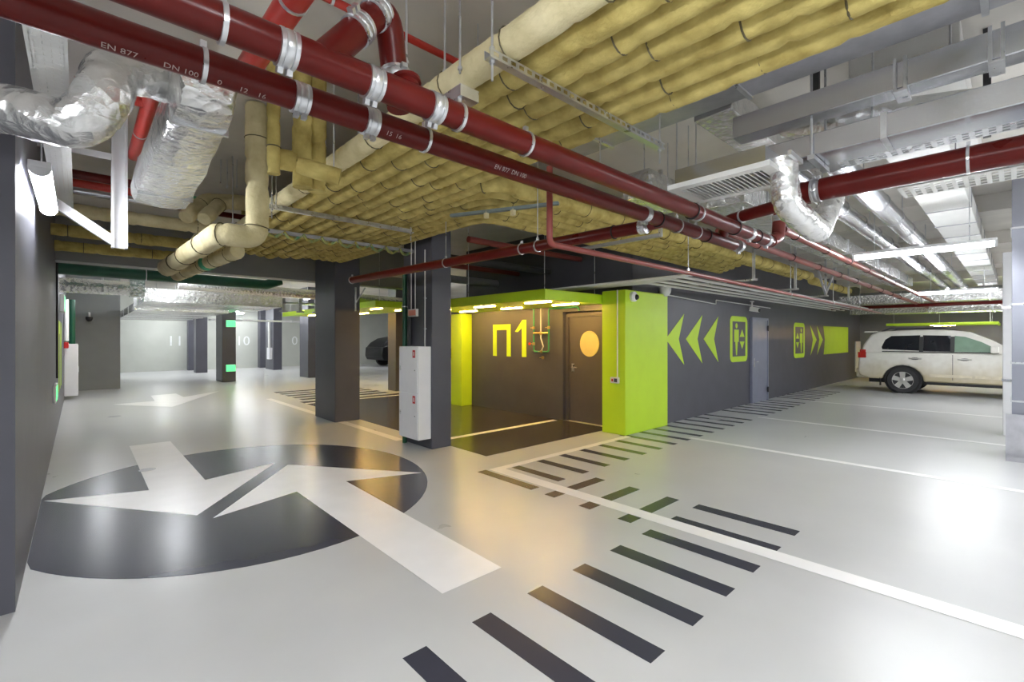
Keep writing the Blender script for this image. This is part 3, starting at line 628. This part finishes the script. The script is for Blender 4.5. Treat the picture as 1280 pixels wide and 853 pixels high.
def camera_dev(p, label):
    t = thing('security_camera', label, 'camera', p); x, y, z = p
    obj('mount', MB().cyl((x, y, z), (x, y, z + .14), .02, 10).box(x - .05, y - .03, z + .14, x + .05, y + .03, z + .17), 'white_pl', t)
    obj('housing', MB().beam((x, y + .04, z - .02), (x, y - .16, z - .06), .11, .11), 'white_pl', t); obj('lens', MB().cyl((x, y - .16, z - .06), (x, y - .18, z - .063), .045, 12), 'black', t)
camera_dev((12.08, 4.40, 2.36), 'small white security camera above the first lift sign')
t = thing('dome_camera', 'round white camera on the lime pillar', 'camera', (6.82, 4.38, 2.31)); obj('base', MB().lathe((6.82, 4.389, 2.31), (0, -1, 0), [(0, .085), (.05, .085), (.07, .06)], 18), 'white', t); obj('lens', MB().lathe((6.84, 4.325, 2.30), (.2, -1, 0), [(0, .05), (.03, .04), (.045, .02)], 14), 'black', t)
t = thing('dome_camera', 'plain white dome at the top of the lime pillar', 'camera', (7.92, 4.40, 2.50)); obj('base', MB().lathe((7.92, 4.40, 2.55), (0, 0, -1), [(0, .11), (.05, .11), (.10, .10), (.15, .07), (.17, .03)], 18), 'white', t)
t = thing('control_box', 'small grey control box with a conduit on the lime pillar', 'switch', (6.61, 4.58, .9)); obj('box', MB().box(6.575, 4.50, .86, 6.619, 4.66, .96), 'white_pl', t, bevel=.006); obj('button', MB().box(6.568, 4.60, .89, 6.575, 4.63, .93), 'redpaint', t); obj('switch_face', MB().box(6.570, 4.52, .88, 6.575, 4.58, .94), 'dark', t)
obj('conduit', MB().cyl((6.605, 4.535, .96), (6.605, 4.535, 2.42), .011, 8), 'white_pl', t)
# sprinkler trim on the bay wall
t = thing('valve_assembly', 'green pipe loop with brass valves on the bay wall', 'valve', (6.94, 6.6, 1.25))
obj('pipe_loop', MB().tube(fillet([(6.94, 6.86, 2.30), (6.94, 6.82, 2.22), (6.94, 6.82, 1.34), (6.94, 6.40, 1.34), (6.94, 6.40, 2.21), (6.94, 5.65, 2.21), (6.94, 5.62, 2.14)], .06, 5), .018, 10), 'green_l', t)
obj('feed_pipe', MB().tube([(6.94, 6.62, 2.34), (6.94, 6.62, 1.62), (6.94, 6.55, 1.45), (6.94, 6.60, 1.36)], .014, 8), 'white_pl', t); obj('feed_box', MB().box(6.88, 6.53, 2.27, 6.99, 6.73, 2.39), 'white_pl', t)
obj('cross_pipe', MB().cyl((6.93, 6.82, 1.72), (6.93, 6.40, 1.72), .02, 10).cyl((6.94, 6.62, 1.75), (6.94, 6.62, 1.68), .03, 10), 'brass', t)
for (y, z) in ((6.82, 1.50), (6.60, 1.34), (6.82, 1.83), (6.40, 1.83), (6.56, 1.22)): obj('valve', MB().lathe((6.94, y, z - .03), (0, 0, 1), [(0, .016), (.005, .028), (.055, .028), (.06, .016)], 10).box(6.89, y - .05, z - .005, 6.92, y + .05, z + .008).cyl((6.94, y, z), (6.895, y, z), .008, 6), 'brass', t)
obj('valve_wheel', MB().lathe((6.88, 6.89, 1.50), (1, 0, 0), [(0, .03), (.012, .03)], 12), 'redpaint', t)

# ------------------------------------------------------------------ fire cabinets
t = thing('fire_cabinet', 'tall white two-door fire cabinet on the slate column', 'cabinet', (3.64, 6.04, .155))
obj('body', MB().box(3.535, 5.77, .155, 3.749, 6.30, 1.49), 'white', t, bevel=.004)
for z0, z1 in ((.175, .815), (.83, 1.47)):
    d = obj('door', MB().box(3.523, 5.785, z0, 3.535, 6.285, z1), 'white', t, bevel=.003)
    zm = (z0 + z1) / 2 + .02
    obj('handle', MB().box(3.515, 6.225, zm - .035, 3.523, 6.255, zm + .035).cyl((3.520, 6.24, zm), (3.505, 6.24, zm), .008, 8), 'steel', d); obj('label_plate', MB().box(3.521, 5.83, z1 - .14, 3.5228, 5.90, z1 - .03), 'redpaint', d, label='small red sticker')
    obj('label_mark', MB().box(3.5195, 5.855, z1 - .115, 3.521, 5.875, z1 - .055), 'white', d)
    obj('lock', MB().cyl((3.523, 5.84, zm - .02), (3.518, 5.84, zm - .02), .008, 8), 'dark', d)
o = pipe('riser_pipe', [(3.70, 6.43, 0.0), (3.70, 6.43, 2.62)], .035, 'green', 'dark green vertical pipe on the cabinet column', seg=14); fit(o, 'ring', (3.70, 6.43, 2.1), (0, 0, 1), .035, 90)
o = pipe('riser_pipe', [(3.715, 6.30, 1.5), (3.715, 6.30, 2.65)], .025, 'dark', 'black vertical pipe beside the green column pipe', seg=10)
t = thing('exit_sign', 'pale red emergency sign hung above the fire cabinet', 'sign', (3.60, 6.05, 2.0))
obj('sign_box', MB().box(3.60, 5.93, 1.93, 3.64, 6.16, 2.04), 'white_pl', t, bevel=.004); obj('sign_face', MB().box(3.597, 5.945, 1.945, 3.5999, 6.145, 2.025), 'orange_pl', t)
for y in (5.99, 6.10): obj('conduit', MB().cyl((3.62, y, 2.04), (3.62, y, ZC - .001), .007, 8), 'white_pl', t)
o = pipe('conduit', [(3.73, 5.90, 1.49), (3.73, 5.90, 2.91)], .010, 'white_pl', 'thin white conduit rising from the fire cabinet', seg=8)
for z in (1.75, 2.2): fit(o, 'ring', (3.73, 5.90, z), (0, 0, 1), .010, 90)
t = thing('junction_box', 'small dark box on the side of the cabinet column', 'box', (4.10, 5.9, .5)); obj('body', MB().box(4.09, 5.80, .35, 4.115, 5.95, .75), 'dark', t); obj('lid', MB().box(4.115, 5.81, .36, 4.12, 5.94, .74), 'galv_dull', t)
t = thing('fire_cabinet', 'white fire cabinet on the slate wall beside the green pipe', 'cabinet', (-.14, 17.0, .1))
obj('body', MB().box(-.268, 16.9, .10, -.005, 17.5, 1.47), 'white', t, bevel=.01); obj('door', MB().box(-.005, 16.95, .13, .004, 17.45, 1.44), 'white', t); obj('handle', MB().box(.004, 17.36, .7, .016, 17.39, .85), 'steel', t)
pipe('riser_pipe', [(-.12, 17.2, 1.47), (-.12, 17.2, 2.65)], .07, 'green', 'green vertical pipe over the white wall cabinet', seg=14)
t = thing('alarm_box', 'small red alarm button on the slate wall', 'alarm', (-.2, 16.8, 1.45)); obj('body', MB().box(-.27, 16.6, 1.36, -.18, 16.8, 1.52), 'redpaint', t, bevel=.01); obj('button', MB().cyl((-.18, 16.7, 1.44), (-.165, 16.7, 1.44), .03, 12), 'white', t)
pipe('conduit', [(-.22, 16.3, 1.55), (-.22, 16.3, 2.6)], .05, 'white_pl', 'broad white trunking beside the alarm button', seg=8)
# wall things on the left wall
t = thing('exit_lamp', 'green lit floor-level lamp on the slate wall', 'lamp', (-.22, 9.6, .75)); obj('body', MB().box(-.27, 9.5, .66, -.235, 10.2, .92), 'white_pl', t, bevel=.01); obj('lit_face', MB().box(-.235, 9.55, .69, -.231, 10.15, .89), 'exit', t)
t = thing('exit_lamp', 'green lit lamp high on the slate wall', 'lamp', (-.22, 13.2, 2.2)); obj('body', MB().box(-.27, 13.0, 2.15, -.20, 13.9, 2.5), 'white_pl', t, bevel=.01); obj('lit_face', MB().box(-.20, 13.05, 2.18, -.196, 13.85, 2.47), 'exit', t)
pipe('conduit', [(-.255, 10.8, .95), (-.255, 10.8, 2.9)], .014, 'black', 'black vertical cable on the slate wall', seg=8)
def wlx(name, pts): return obj(name, MB().prism([(-.27, p[0], p[1]) for p in pts], (.004, 0, 0)), 'lime', wl, label='lime painted letter on the slate wall')
wlx('letter', [(12.2, .6), (12.2, 1.95), (13.3, 1.95), (13.3, .6), (13.05, .6), (13.05, 1.7), (12.45, 1.7), (12.45, .6)]); wlx('digit', [(14.2, .6), (14.2, 1.95), (14.0, 1.95), (13.6, 1.6), (13.6, 1.4), (13.95, 1.6), (13.95, .6)])
for z in (.52, 2.17):
    t = thing('exit_sign', 'green lit exit sign ' + ('low' if z < 1 else 'high') + ' on the dark column', 'sign', (4.18, 19.85, z)); obj('sign_box', MB().box(4.0, 19.84, z - .13, 4.32, 19.899, z + .13), 'white_pl', t, bevel=.01); obj('lit_face', MB().box(4.01, 19.832, z - .12, 4.31, 19.84, z + .12), 'exit', t)
t = thing('security_camera', 'dark dome camera hanging before the grey wall', 'camera', (.25, 19.4, 2.25)); obj('arm', MB().cyl((.25, 19.69, 2.4), (.25, 19.4, 2.4), .03, 8).cyl((.25, 19.4, 2.4), (.25, 19.4, 2.28), .03, 8), 'white_pl', t); obj('dome', MB().lathe((.25, 19.4, 2.28), (0, 0, -1), [(0, .09), (.06, .09), (.12, .06), (.14, .02)], 14), 'black', t)
t = thing('hose_reel', 'white boxed hose reel on the grey far column', 'fire equipment', (7.36, 26.4, .7)); obj('box', MB().box(7.22, 26.2, .55, 7.369, 26.6, 1.15), 'white', t); obj('pipe', MB().cyl((7.28, 26.4, 1.15), (7.28, 26.4, 2.6), .06, 10), 'white_pl', t)

# ------------------------------------------------------------------ left: brackets, foil ducts, green pipe
t = thing('steel_bracket', 'white steel post and diagonal brace by the slate wall', 'bracket', (.29, 5.85, 2.47))
obj('post', MB().box(.23, 5.80, 2.47, .25, 5.90, ZC).box(.33, 5.80, 2.47, .35, 5.90, ZC).box(.25, 5.845, 2.47, .33, 5.855, ZC), 'white', t); obj('brace', MB().beam((-.265, 5.85, 2.90), (.25, 5.85, 2.53), .06, .08), 'white', t)
obj('crossbar', MB().box(-.265, 5.84, 3.30, .23, 5.86, 3.36), 'white', t)
foil_tube([AT(-80, 130, 2.35), AT(10, 136, 2.45), AT(98, 160, 2.5), AT(132, 120, 2.52), AT(140, 84, 2.62), AT(205, 100, 2.9)], .125, 'wrinkled foil duct snaking past the slate wall', rad=.22, amp=.03)
foil_tube([AT(200, 100, 2.92), AT(240, 112, 3.0), (.55, 3.30, 3.09)], .13, 'foil-wrapped elbow joining the snaking duct', rad=.12, amp=.05)
mb = MB()
secs = [(3.12, .43, .66, 3.0, 3.2), (3.2, .42, .68, 2.93, 3.22), (3.7, .41, .71, 2.92, 3.20), (4.6, .40, .76, 2.92, 3.2), (5.75, .39, .80, 2.92, 3.2)]
tl = thing('foil_duct', 'bright foil-wrapped box duct running away beside the riser', 'duct', (.6, 4.3, 2.92))
mb = MB(); vs = []; fs = []; N = 0
P = []
for i in range(len(secs) - 1):
    a, b = secs[i], secs[i + 1]
    for j in range(5):
        u = j / 5; P.append(tuple(a[k] * (1 - u) + b[k] * u for k in range(5)))
P.append(secs[-1])
for (y, x0, x1, z0, z1) in P:
    ring = []
    for e in range(4):
        c = [(x0, z0), (x1, z0), (x1, z1), (x0, z1)]; p, q = c[e], c[(e + 1) % 4]
        for j in range(4): u = j / 4; bul = math.sin(math.pi * u) * .02; ring.append((p[0] + (q[0] - p[0]) * u + random.uniform(-.008, .008) + (0, bul, 0, -bul)[e], y, p[1] + (q[1] - p[1]) * u + random.uniform(-.008, .008) + (-bul, 0, bul, 0)[e]))
    vs += ring
n = 16
for i in range(len(P) - 1):
    for k in range(n): fs.append((i * n + k, i * n + (k + 1) % n, (i + 1) * n + (k + 1) % n, (i + 1) * n + k))
fs += [tuple(range(n))[::-1], tuple(range((len(P) - 1) * n, len(P) * n))]
obj('wrapped_body', mb.add(vs, fs), 'foil', tl, sharp=60); obj('tape_band', MB().box(.40, 3.45, 2.90, .71, 3.47, 3.22), 'galv', tl); obj('tape_band', MB().box(.385, 5.3, 2.895, .80, 5.33, 3.22), 'galv', tl)
for k in range(3): tag(obj('red_header', MB().tube([(-.25, 6.4 + .35 * k, 3.25), (.9, 6.4 + .35 * k, 3.25)], .045, 14).lathe((.3, 6.4 + .35 * k, 3.25), (1, 0, 0), [(0, .046), (.005, .052), (.05, .052), (.055, .046)], 14), ('red', 'red_bright', 'galv')[k]), ('dark red header pipe behind the steel bracket', 'bright red header pipe behind the steel bracket', 'galvanised header pipe behind the steel bracket')[k], 'pipe')
pipe('fire_pipe', [(.2, 8.0, 3.45), (3.4, 8.0, 3.45)], .04, 'red', 'dark red pipe close under the slab behind the riser')
pipe('conduit', [(.3, 7.7, 3.55), (2.5, 7.7, 3.55)], .02, 'green_l', 'thin green pipe close under the slab', seg=8)
# concrete drop beam and what hangs below it
bm_ = struct('trim_1', MB().box(-.27, 10.4, 2.86, 7.0, 10.75, ZC), 'grey_wall', 'dark concrete drop beam across the aisle')
o = pipe('drain_pipe', [(-.26, 11.3, 2.83), (3.05, 11.3, 2.80), (3.35, 11.3, 2.92)], .105, 'green', 'dark green drain pipe crossing below the beam', rad=.12); fit(o, 'ring', (.95, 11.3, 2.82), (1, 0, 0), .105, 0)
tag(obj('foil_duct', MB().tube([(1.6, 12.4, 2.80), (7.2, 12.4, 2.70)], .12, 16), 'foil'), 'level foil pipe behind the green drain', 'duct')
o = foil_tube([(-.26, 12.0, 2.60), (.75, 12.0, 2.60)], .14, 'round foil duct stub below the green drain', amp=.03); obj('end_cap', MB().box(.75, 11.84, 2.44, .98, 12.16, 2.80), 'foil', o)
duct('air_duct', (1.05, 13.0, 2.42, 3.9, 15.5, 2.72), 'foil', 'wide foil-wrapped duct before the pale far wall', 'y', (14.2,), .04, .01)
duct('air_duct', (1.1, 16.0, 2.36, 3.3, 24.0, 2.58), 'foil', 'long foil-wrapped duct leading to the far wall', 'y', (18, 20, 22), .04, .01)
duct('air_duct', (3.4, 17.0, 2.5, 3.8, 27.0, 2.75), 'foil', 'narrow foil duct leading to the far wall', 'y', (18, 20, 22), .04, .01)
duct('cable_tray_run', (3.9, 22.0, 2.35, 10.0, 22.4, 2.42), 'white_pl', 'white cable tray run before the far wall', 'x', (4, 5, 6, 7, 8), cat='cable tray')
for k in range(4): tag(obj('pipe_hanger', MB().box(4.2 + k * .45, 14.0, 2.38, 4.28 + k * .45, 14.06, 2.75).box(4.14 + k * .45, 13.99, 2.36, 4.34 + k * .45, 14.07, 2.40), 'galv_dull'), 'grey pipe hanger behind the slate column', 'bracket', 'grey hangers behind the slate column')
tray(4.1, 14.0, 6.6, 14.3, 2.60, 'x', 'steel tray behind the slate column', 'steel', .12)
t = thing('wall_bracket', 'small white angle bracket on the slate column', 'bracket', (4.11, 8.95, 2.4)); obj('angle', MB().beam((4.00, 8.845, 2.15), (4.00, 8.845, 2.62), .03, .02).beam((4.00, 8.84, 2.30), (4.20, 8.84, 2.62), .02, .02), 'steel', t)
# dark services above the bay
for k, (y, z, r, m) in enumerate(((5.6, 3.1, .05, 'copper'), (6.4, 2.95, .06, 'dark'), (7.3, 3.0, .05, 'copper'), (8.0, 2.85, .08, 'galv_dull'))):
    pipe('service_pipe', [(4.3, y, z), (6.95, y, z)], r, m, ('reddish', 'dark', 'copper coloured', 'grey steel')[k] + ' service pipe above the lime canopy', seg=12)
# ceiling beams on the right
for k, x in enumerate((9.9, 13.4, 16.9, 20.4)): struct('trim_%d' % (k + 2), MB().box(x, -9, 3.5, x + .4, 4.5, ZC), 'ceiling', 'concrete ceiling beam')

# bare threaded rods from the slab
for (px, py, dep) in ((508, 85, 2.3), (556, 95, 2.6), (575, 92, 2.45), (276, 232, 5.6), (284, 236, 5.6), (296, 236, 5.6), (345, 262, 4.6), (340, 258, 4.6), (448, 180, 3.9), (407, 187, 3.9), (750, 215, 3.2), (1060, 250, 5.5)):
    p = AT(px, py, dep); t = thing('threaded_rod', 'bare threaded rod hanging from the slab among the pipes', 'rod', p, 'bare threaded rods')
    obj('rod', MB().cyl(p, (p.x, p.y, ZC - .001), .006, 6), 'steel', t); obj('nut', MB().cyl((p.x, p.y, p.z + .02), (p.x, p.y, p.z + .035), .013, 6), 'steel', t)

# ------------------------------------------------------------------ fluorescent lamps
lm = thing('ceiling_lamp', 'x', 'lamp', (0, 0, 0))
obj('housing', MB().box(-.055, -.68, .02, .055, .68, .06), 'white', lm, bevel=.004)
pr = [(.055 * math.cos(a), .055 * math.sin(a)) for a in [math.pi + math.pi * k / 8 for k in range(9)]]
obj('diffuser', MB().prism([(p[0], -.66, p[1] + .02) for p in pr], (0, 1.32, 0)), 'lamp', lm)
for s in (-.68, .655): obj('end_cap', MB().prism([(p[0] * 1.05, s, p[1] * 1.05 + .02) for p in pr], (0, .025, 0)), 'white', lm)
for s in (-.45, .45): obj('hanger_rod', MB().cyl((0, s, .06), (0, s, ZC - 2.7), .005, 6), 'steel', lm)
spots = [(7.72, .83, 2.7, 'lit fluorescent lamp hung between the reddish pipes and the clad riser'), (15.0, .95, 2.7, 'lit fluorescent lamp over the bay before the white car'), (22.0, 1.0, 2.7, 'lit fluorescent lamp beyond the white car')]
g = 'fluorescent lamps of the garage'
off = [(10.5, -2.0), (14, -2.2), (18, -2.5), (22, -2.6), (2.5, -2.5), (4.6, -1.9), (6.6, -2.3), (-.3, -1.6), (.5, .2), (1.0, -3.6), (5.0, -3.4), (8.5, -3.4), (12.5, -4.2), (-2.2, 1.5), (-2.2, -4), (16, -4.2), (20.5, -4.4)]  # unseen lamps out of frame, many added to brighten floor, pillar and right side
left = [(1.6, 12.25), (2.4, 25.5), (5.6, 25.8), (5.6, 15.6), (9.5, 15.0), (9.5, 25.8), (.45, 15.5), (14, 25), (5.6, 19.8), (2.6, 17.2), (3.0, 27.6), (6.3, 27.8), (.5, 22), (5.6, 22.8), (2.2, 4.9)]  # far lamps; extra ones added to brighten the pale far wall
lm.location = spots[0][:3]; lm['label'] = spots[0][3]; lm['group'] = g
for s in spots[1:]: dup(lm, s[:3], s[3])
for (x, y) in off: dup(lm, (x, y, 2.7), 'unseen fluorescent lamp added out of frame for brightness')
far_lamps = []
for (x, y) in left[:-1]: far_lamps.append(dup(lm, (x, y, 2.95), 'lit fluorescent lamp over the far rows, several added for brightness'))
rod_s = {}
for o in far_lamps:
    for c in o.children:
        if c.name.startswith('hanger_rod'):
            yy = c.data.vertices[0].co.y > 0
            if yy not in rod_s: mm = MB().cyl((0, .45 if yy else -.45, .06), (0, .45 if yy else -.45, ZC - 2.951), .005, 6).mesh('hanger_rod'); mm.materials.append(M['steel']); rod_s[yy] = mm
            c.data = rod_s[yy]
w1 = dup(lm, (-.185, 5.0, 2.70), 'lit fluorescent lamp fixed along the slate wall')

# ------------------------------------------------------------------ cars
def car(label, loc, ang, paint, lower, prof_low, prof_up, W, WT, wheels, wr, wins, roof_rail=True, name='car', detail=True):
    t = thing(name, label, 'car', (0, 0, 0)); hw = W / 2
    lo = MB(); mid = [(p[0], p[1]) for p in prof_low]
    lo.prism([(-hw, p[0], p[1]) for p in mid], (W, 0, 0))
    o = obj('body', lo, paint, t, bevel=.05)
    o.modifiers['bevel'].segments = 3
    def xw(z): z0 = prof_up['z0']; z1 = prof_up['z1']; u = max(0, min(1, (z - z0) / (z1 - z0))); return hw - .03 + (WT / 2 - hw + .03) * u
    up = MB(); n = len(prof_up['p']); vs = [(-xw(p[1]), p[0], p[1]) for p in prof_up['p']] + [(xw(p[1]), p[0], p[1]) for p in prof_up['p']]
    fs = [tuple(range(n))[::-1], tuple(range(n, 2 * n))] + [(i, (i + 1) % n, n + (i + 1) % n, n + i) for i in range(n)]
    up.add(vs, fs); g_ = obj('cabin', up, paint, t, bevel=.05); g_.modifiers['bevel'].segments = 3
    for (pts, m) in wins:
        for s in (-1, 1):
            vs = [(s * (xw(p[1]) + .006), p[0], p[1]) for p in pts] + [(s * (xw(p[1]) - .02), p[0], p[1]) for p in pts]; k = len(pts)
            obj('window', MB().add(vs, [tuple(range(k)), tuple(range(k, 2 * k))[::-1]] + [(i, (i + 1) % k, k + (i + 1) % k, k + i) for i in range(k)]), m, t)
    for wy_ in wheels:
        for s in (-1, 1):
            x = s * (hw - .12); ax = (s, 0, 0)
            wob = obj('tyre', MB().lathe((x - s * .12, wy_, wr), ax, [(0, wr * .6), (.0, wr * .93), (.03, wr), (.2, wr), (.235, wr * .93), (.235, wr * .68), (.20, wr * .62)], 28), 'tyre', t)
            obj('arch_liner', MB().lathe((x - s * .16, wy_, wr + .01), ax, [(0, wr * 1.14), (.20, wr * 1.14)], 24), 'black', t)
            rm = MB().lathe((x + s * .03, wy_, wr), ax, [(0, wr * .62), (.03, wr * .62)], 24); obj('rim_dish', rm, 'dark', wob)
            sp = MB().lathe((x + s * .055, wy_, wr), ax, [(0, wr * .2), (.03, wr * .2), (.05, wr * .12)], 16)
            for q in range(5):
                a = 2 * math.pi * q / 5 + .3; ca, sa = math.cos(a), math.sin(a)
                A = [(x + s * .065, wy_ + ca * r_ - sa * w_, wr + sa * r_ + ca * w_) for r_, w_ in ((wr * .1, -.05), (wr * .62, -.07), (wr * .62, .07), (wr * .1, .05))]
                sp.prism(A, (s * .03, 0, 0))
            sp.lathe((x + s * .06, wy_, wr), ax, [(0, wr * .62), (.035, wr * .62), (.035, wr * .66), (0, wr * .66)], 28)
            obj('rim', sp, 'rim', wob)
    t.location = loc; t.rotation_euler = (0, 0, ang); return t
def arch(yc, r, n=10, z0=.0): return [(yc + r * math.cos(math.pi * k / n), z0 + r * math.sin(math.pi * k / n)) for k in range(n + 1)]
# local y: 0 at rear bumper, negative forward ; built directly in world orientation (rear towards +y)
WR = .385; wr_, wf_ = -1.08, -3.93
a1 = [(p[0], p[1] + .36) for p in arch(wr_, .47)]; a2 = [(p[0], p[1] + .36) for p in arch(wf_, .47)]
low = [(0, .62), (-.04, .48), (-.30, .40)] + [(wr_ + .47, .40)] + a1[1:-1] + [(wr_ - .47, .36)] + [(wf_ + .47, .36)] + a2[1:-1] + [(wf_ - .47, .42), (-4.85, .45), (-4.95, .62), (-4.93, .95), (-4.75, 1.08), (-3.75, 1.20), (-.10, 1.20), (-.03, 1.0)]
up = dict(z0=1.14, z1=1.86, p=[(-.06, 1.14), (-.12, 1.42), (-.30, 1.74), (-.50, 1.83), (-1.4, 1.875), (-2.1, 1.86), (-2.5, 1.79), (-2.92, 1.57), (-3.5, 1.16)])
wins = [([(-.60, 1.29), (-.58, 1.36), (-.66, 1.58), (-.80, 1.69), (-1.46, 1.71), (-1.46, 1.26)], 'glass'), ([(-1.52, 1.25), (-1.52, 1.71), (-2.11, 1.695), (-2.11, 1.245)], 'glass'), ([(-2.19, 1.245), (-2.19, 1.69), (-2.40, 1.66), (-2.72, 1.52), (-2.98, 1.35), (-3.0, 1.24)], 'glass_green')]
suv = car('white off-road wagon parked beside the lime-marked slate wall', (18.78, 3.37, 0), 0, 'suv', 'suv_dirt', low, up, 1.97, 1.50, (wr_, wf_), WR, wins, name='parked_car')
def cpart(name, mb, m, bevel=0.0, label=None):
    o = obj(name, mb, m, None, bevel, label); o.parent = suv; return o
cpart('window_trim', MB().box(-.968, -3.05, 1.215, -.93, -.60, 1.24), 'black')
for s in (-1, 1):
    cpart('tail_lamp', MB().box(s * .99, -.22, 1.02, s * .80, -.005, 1.195).box(s * .965, -.20, 1.19, s * .80, -.05, 1.28), 'tail', .015)
    cpart('roof_rail', MB().tube(fillet([(s * .70, -.55, 1.83), (s * .70, -.75, 1.92), (s * .70, -1.9, 1.915), (s * .70, -2.25, 1.83)], .08, 5), .022, 8), 'dark')
    cpart('side_step', MB().box(s * .90, -3.35, .32, s * 1.03, -1.62, .37), 'black', .01)
    for y in (-1.36, -2.40): cpart('door_handle', MB().tube(fillet([(s * .985, y + .13, 1.03), (s * 1.02, y + .11, 1.035), (s * 1.02, y - .11, 1.035), (s * .985, y - .13, 1.03)], .02, 3), .016, 8), 'rim')
    cpart('wing_mirror', MB().box(s * .95, -3.06, 1.22, s * 1.22, -2.90, 1.41), 'suv', .03)
    cpart('side_moulding', MB().box(s * .986, -1.68, .52, s * .998, -2.55, .60).box(s * .986, -2.60, .52, s * .998, -3.42, .60), 'suv_dirt', .004)
    cpart('mud_flap', MB().box(s * .80, -.56, .20, s * .98, -.54, .45), 'black')
    for y in (-1.49, -2.15): cpart('pillar_trim', MB().loft([(s * .95, y - .045, 1.24), (s * .95, y + .045, 1.24), (s * .91, y + .045, 1.24), (s * .91, y - .045, 1.24)], [(s * .825, y - .045, 1.67), (s * .825, y + .045, 1.67), (s * .78, y + .045, 1.67), (s * .78, y - .045, 1.67)]), 'black')
for s in (-1, 1):
    for y in (-2.16, -3.20): cpart('door_seam', MB().box(s * .9855, y - .006, .45, s * .989, y + .006, 1.16), 'dark')
    for y in (-1.36, -2.40): cpart('handle_shade_patch', MB().prism([(s * .986, y + .10 * math.cos(k * math.pi / 8), 1.03 + .035 * math.sin(k * math.pi / 8)) for k in range(16)], (s * .004, 0, 0)), 'dark')  # flat dark ovals painting the shade behind the door handles
cpart('rear_bumper', MB().box(-.95, -.30, .42, .95, .05, .70), 'suv_dirt', .05)
cpart('rear_window', MB().loft([(-.80, -.085, 1.24), (.80, -.085, 1.24), (.72, -.255, 1.66), (-.72, -.255, 1.66)], [(-.80, -.10, 1.24), (.80, -.10, 1.24), (.72, -.27, 1.66), (-.72, -.27, 1.66)]), 'glass')
cpart('rear_spoiler', MB().box(-.72, -.45, 1.80, .72, -.12, 1.84), 'suv', .015); cpart('number_plate', MB().box(-.26, .0, .86, .26, .012, .97), 'white')
cpart('underbody', MB().box(-.78, -4.6, .28, .78, -.25, .40), 'black')
low2 = [(0, .50), (-.1, .30)] + [(-.55, .30)] + [(p[0], p[1] + .3) for p in arch(-.90, .36)][1:-1] + [(-1.28, .28), (-3.25, .28)] + [(p[0], p[1] + .3) for p in arch(-3.6, .36)][1:-1] + [(-3.98, .28), (-4.5, .35), (-4.55, .6), (-4.4, .78), (-3.4, .93), (-.3, 1.0), (-.03, .92)]
up2 = dict(z0=.9, z1=1.44, p=[(-.06, .93), (-.22, 1.15), (-.55, 1.36), (-1.1, 1.46), (-2.0, 1.45), (-2.7, 1.24), (-3.4, .9)])
bc = car('black saloon car parked at the far wall', (12.75, 25.8, 0), math.radians(90), 'carblack', 'carblack', low2, up2, 1.8, 1.3, (-.90, -3.6), .32, [([(-.5, 1.0), (-.7, 1.26), (-1.1, 1.36), (-1.9, 1.37), (-1.9, .98)], 'glass'), ([(-1.95, .98), (-1.95, 1.36), (-2.3, 1.34), (-3.0, 1.0)], 'glass')], name='parked_car')
bc.scale = (1.2, 1.2, 1.2)
d3 = obj('door_3', MB().box(23.3, 4.46, .25, 24.1, 4.499, 1.50), 'white'); d3['kind'] = 'structure'; d3['label'] = 'white service panel at the far end of the slate wall'
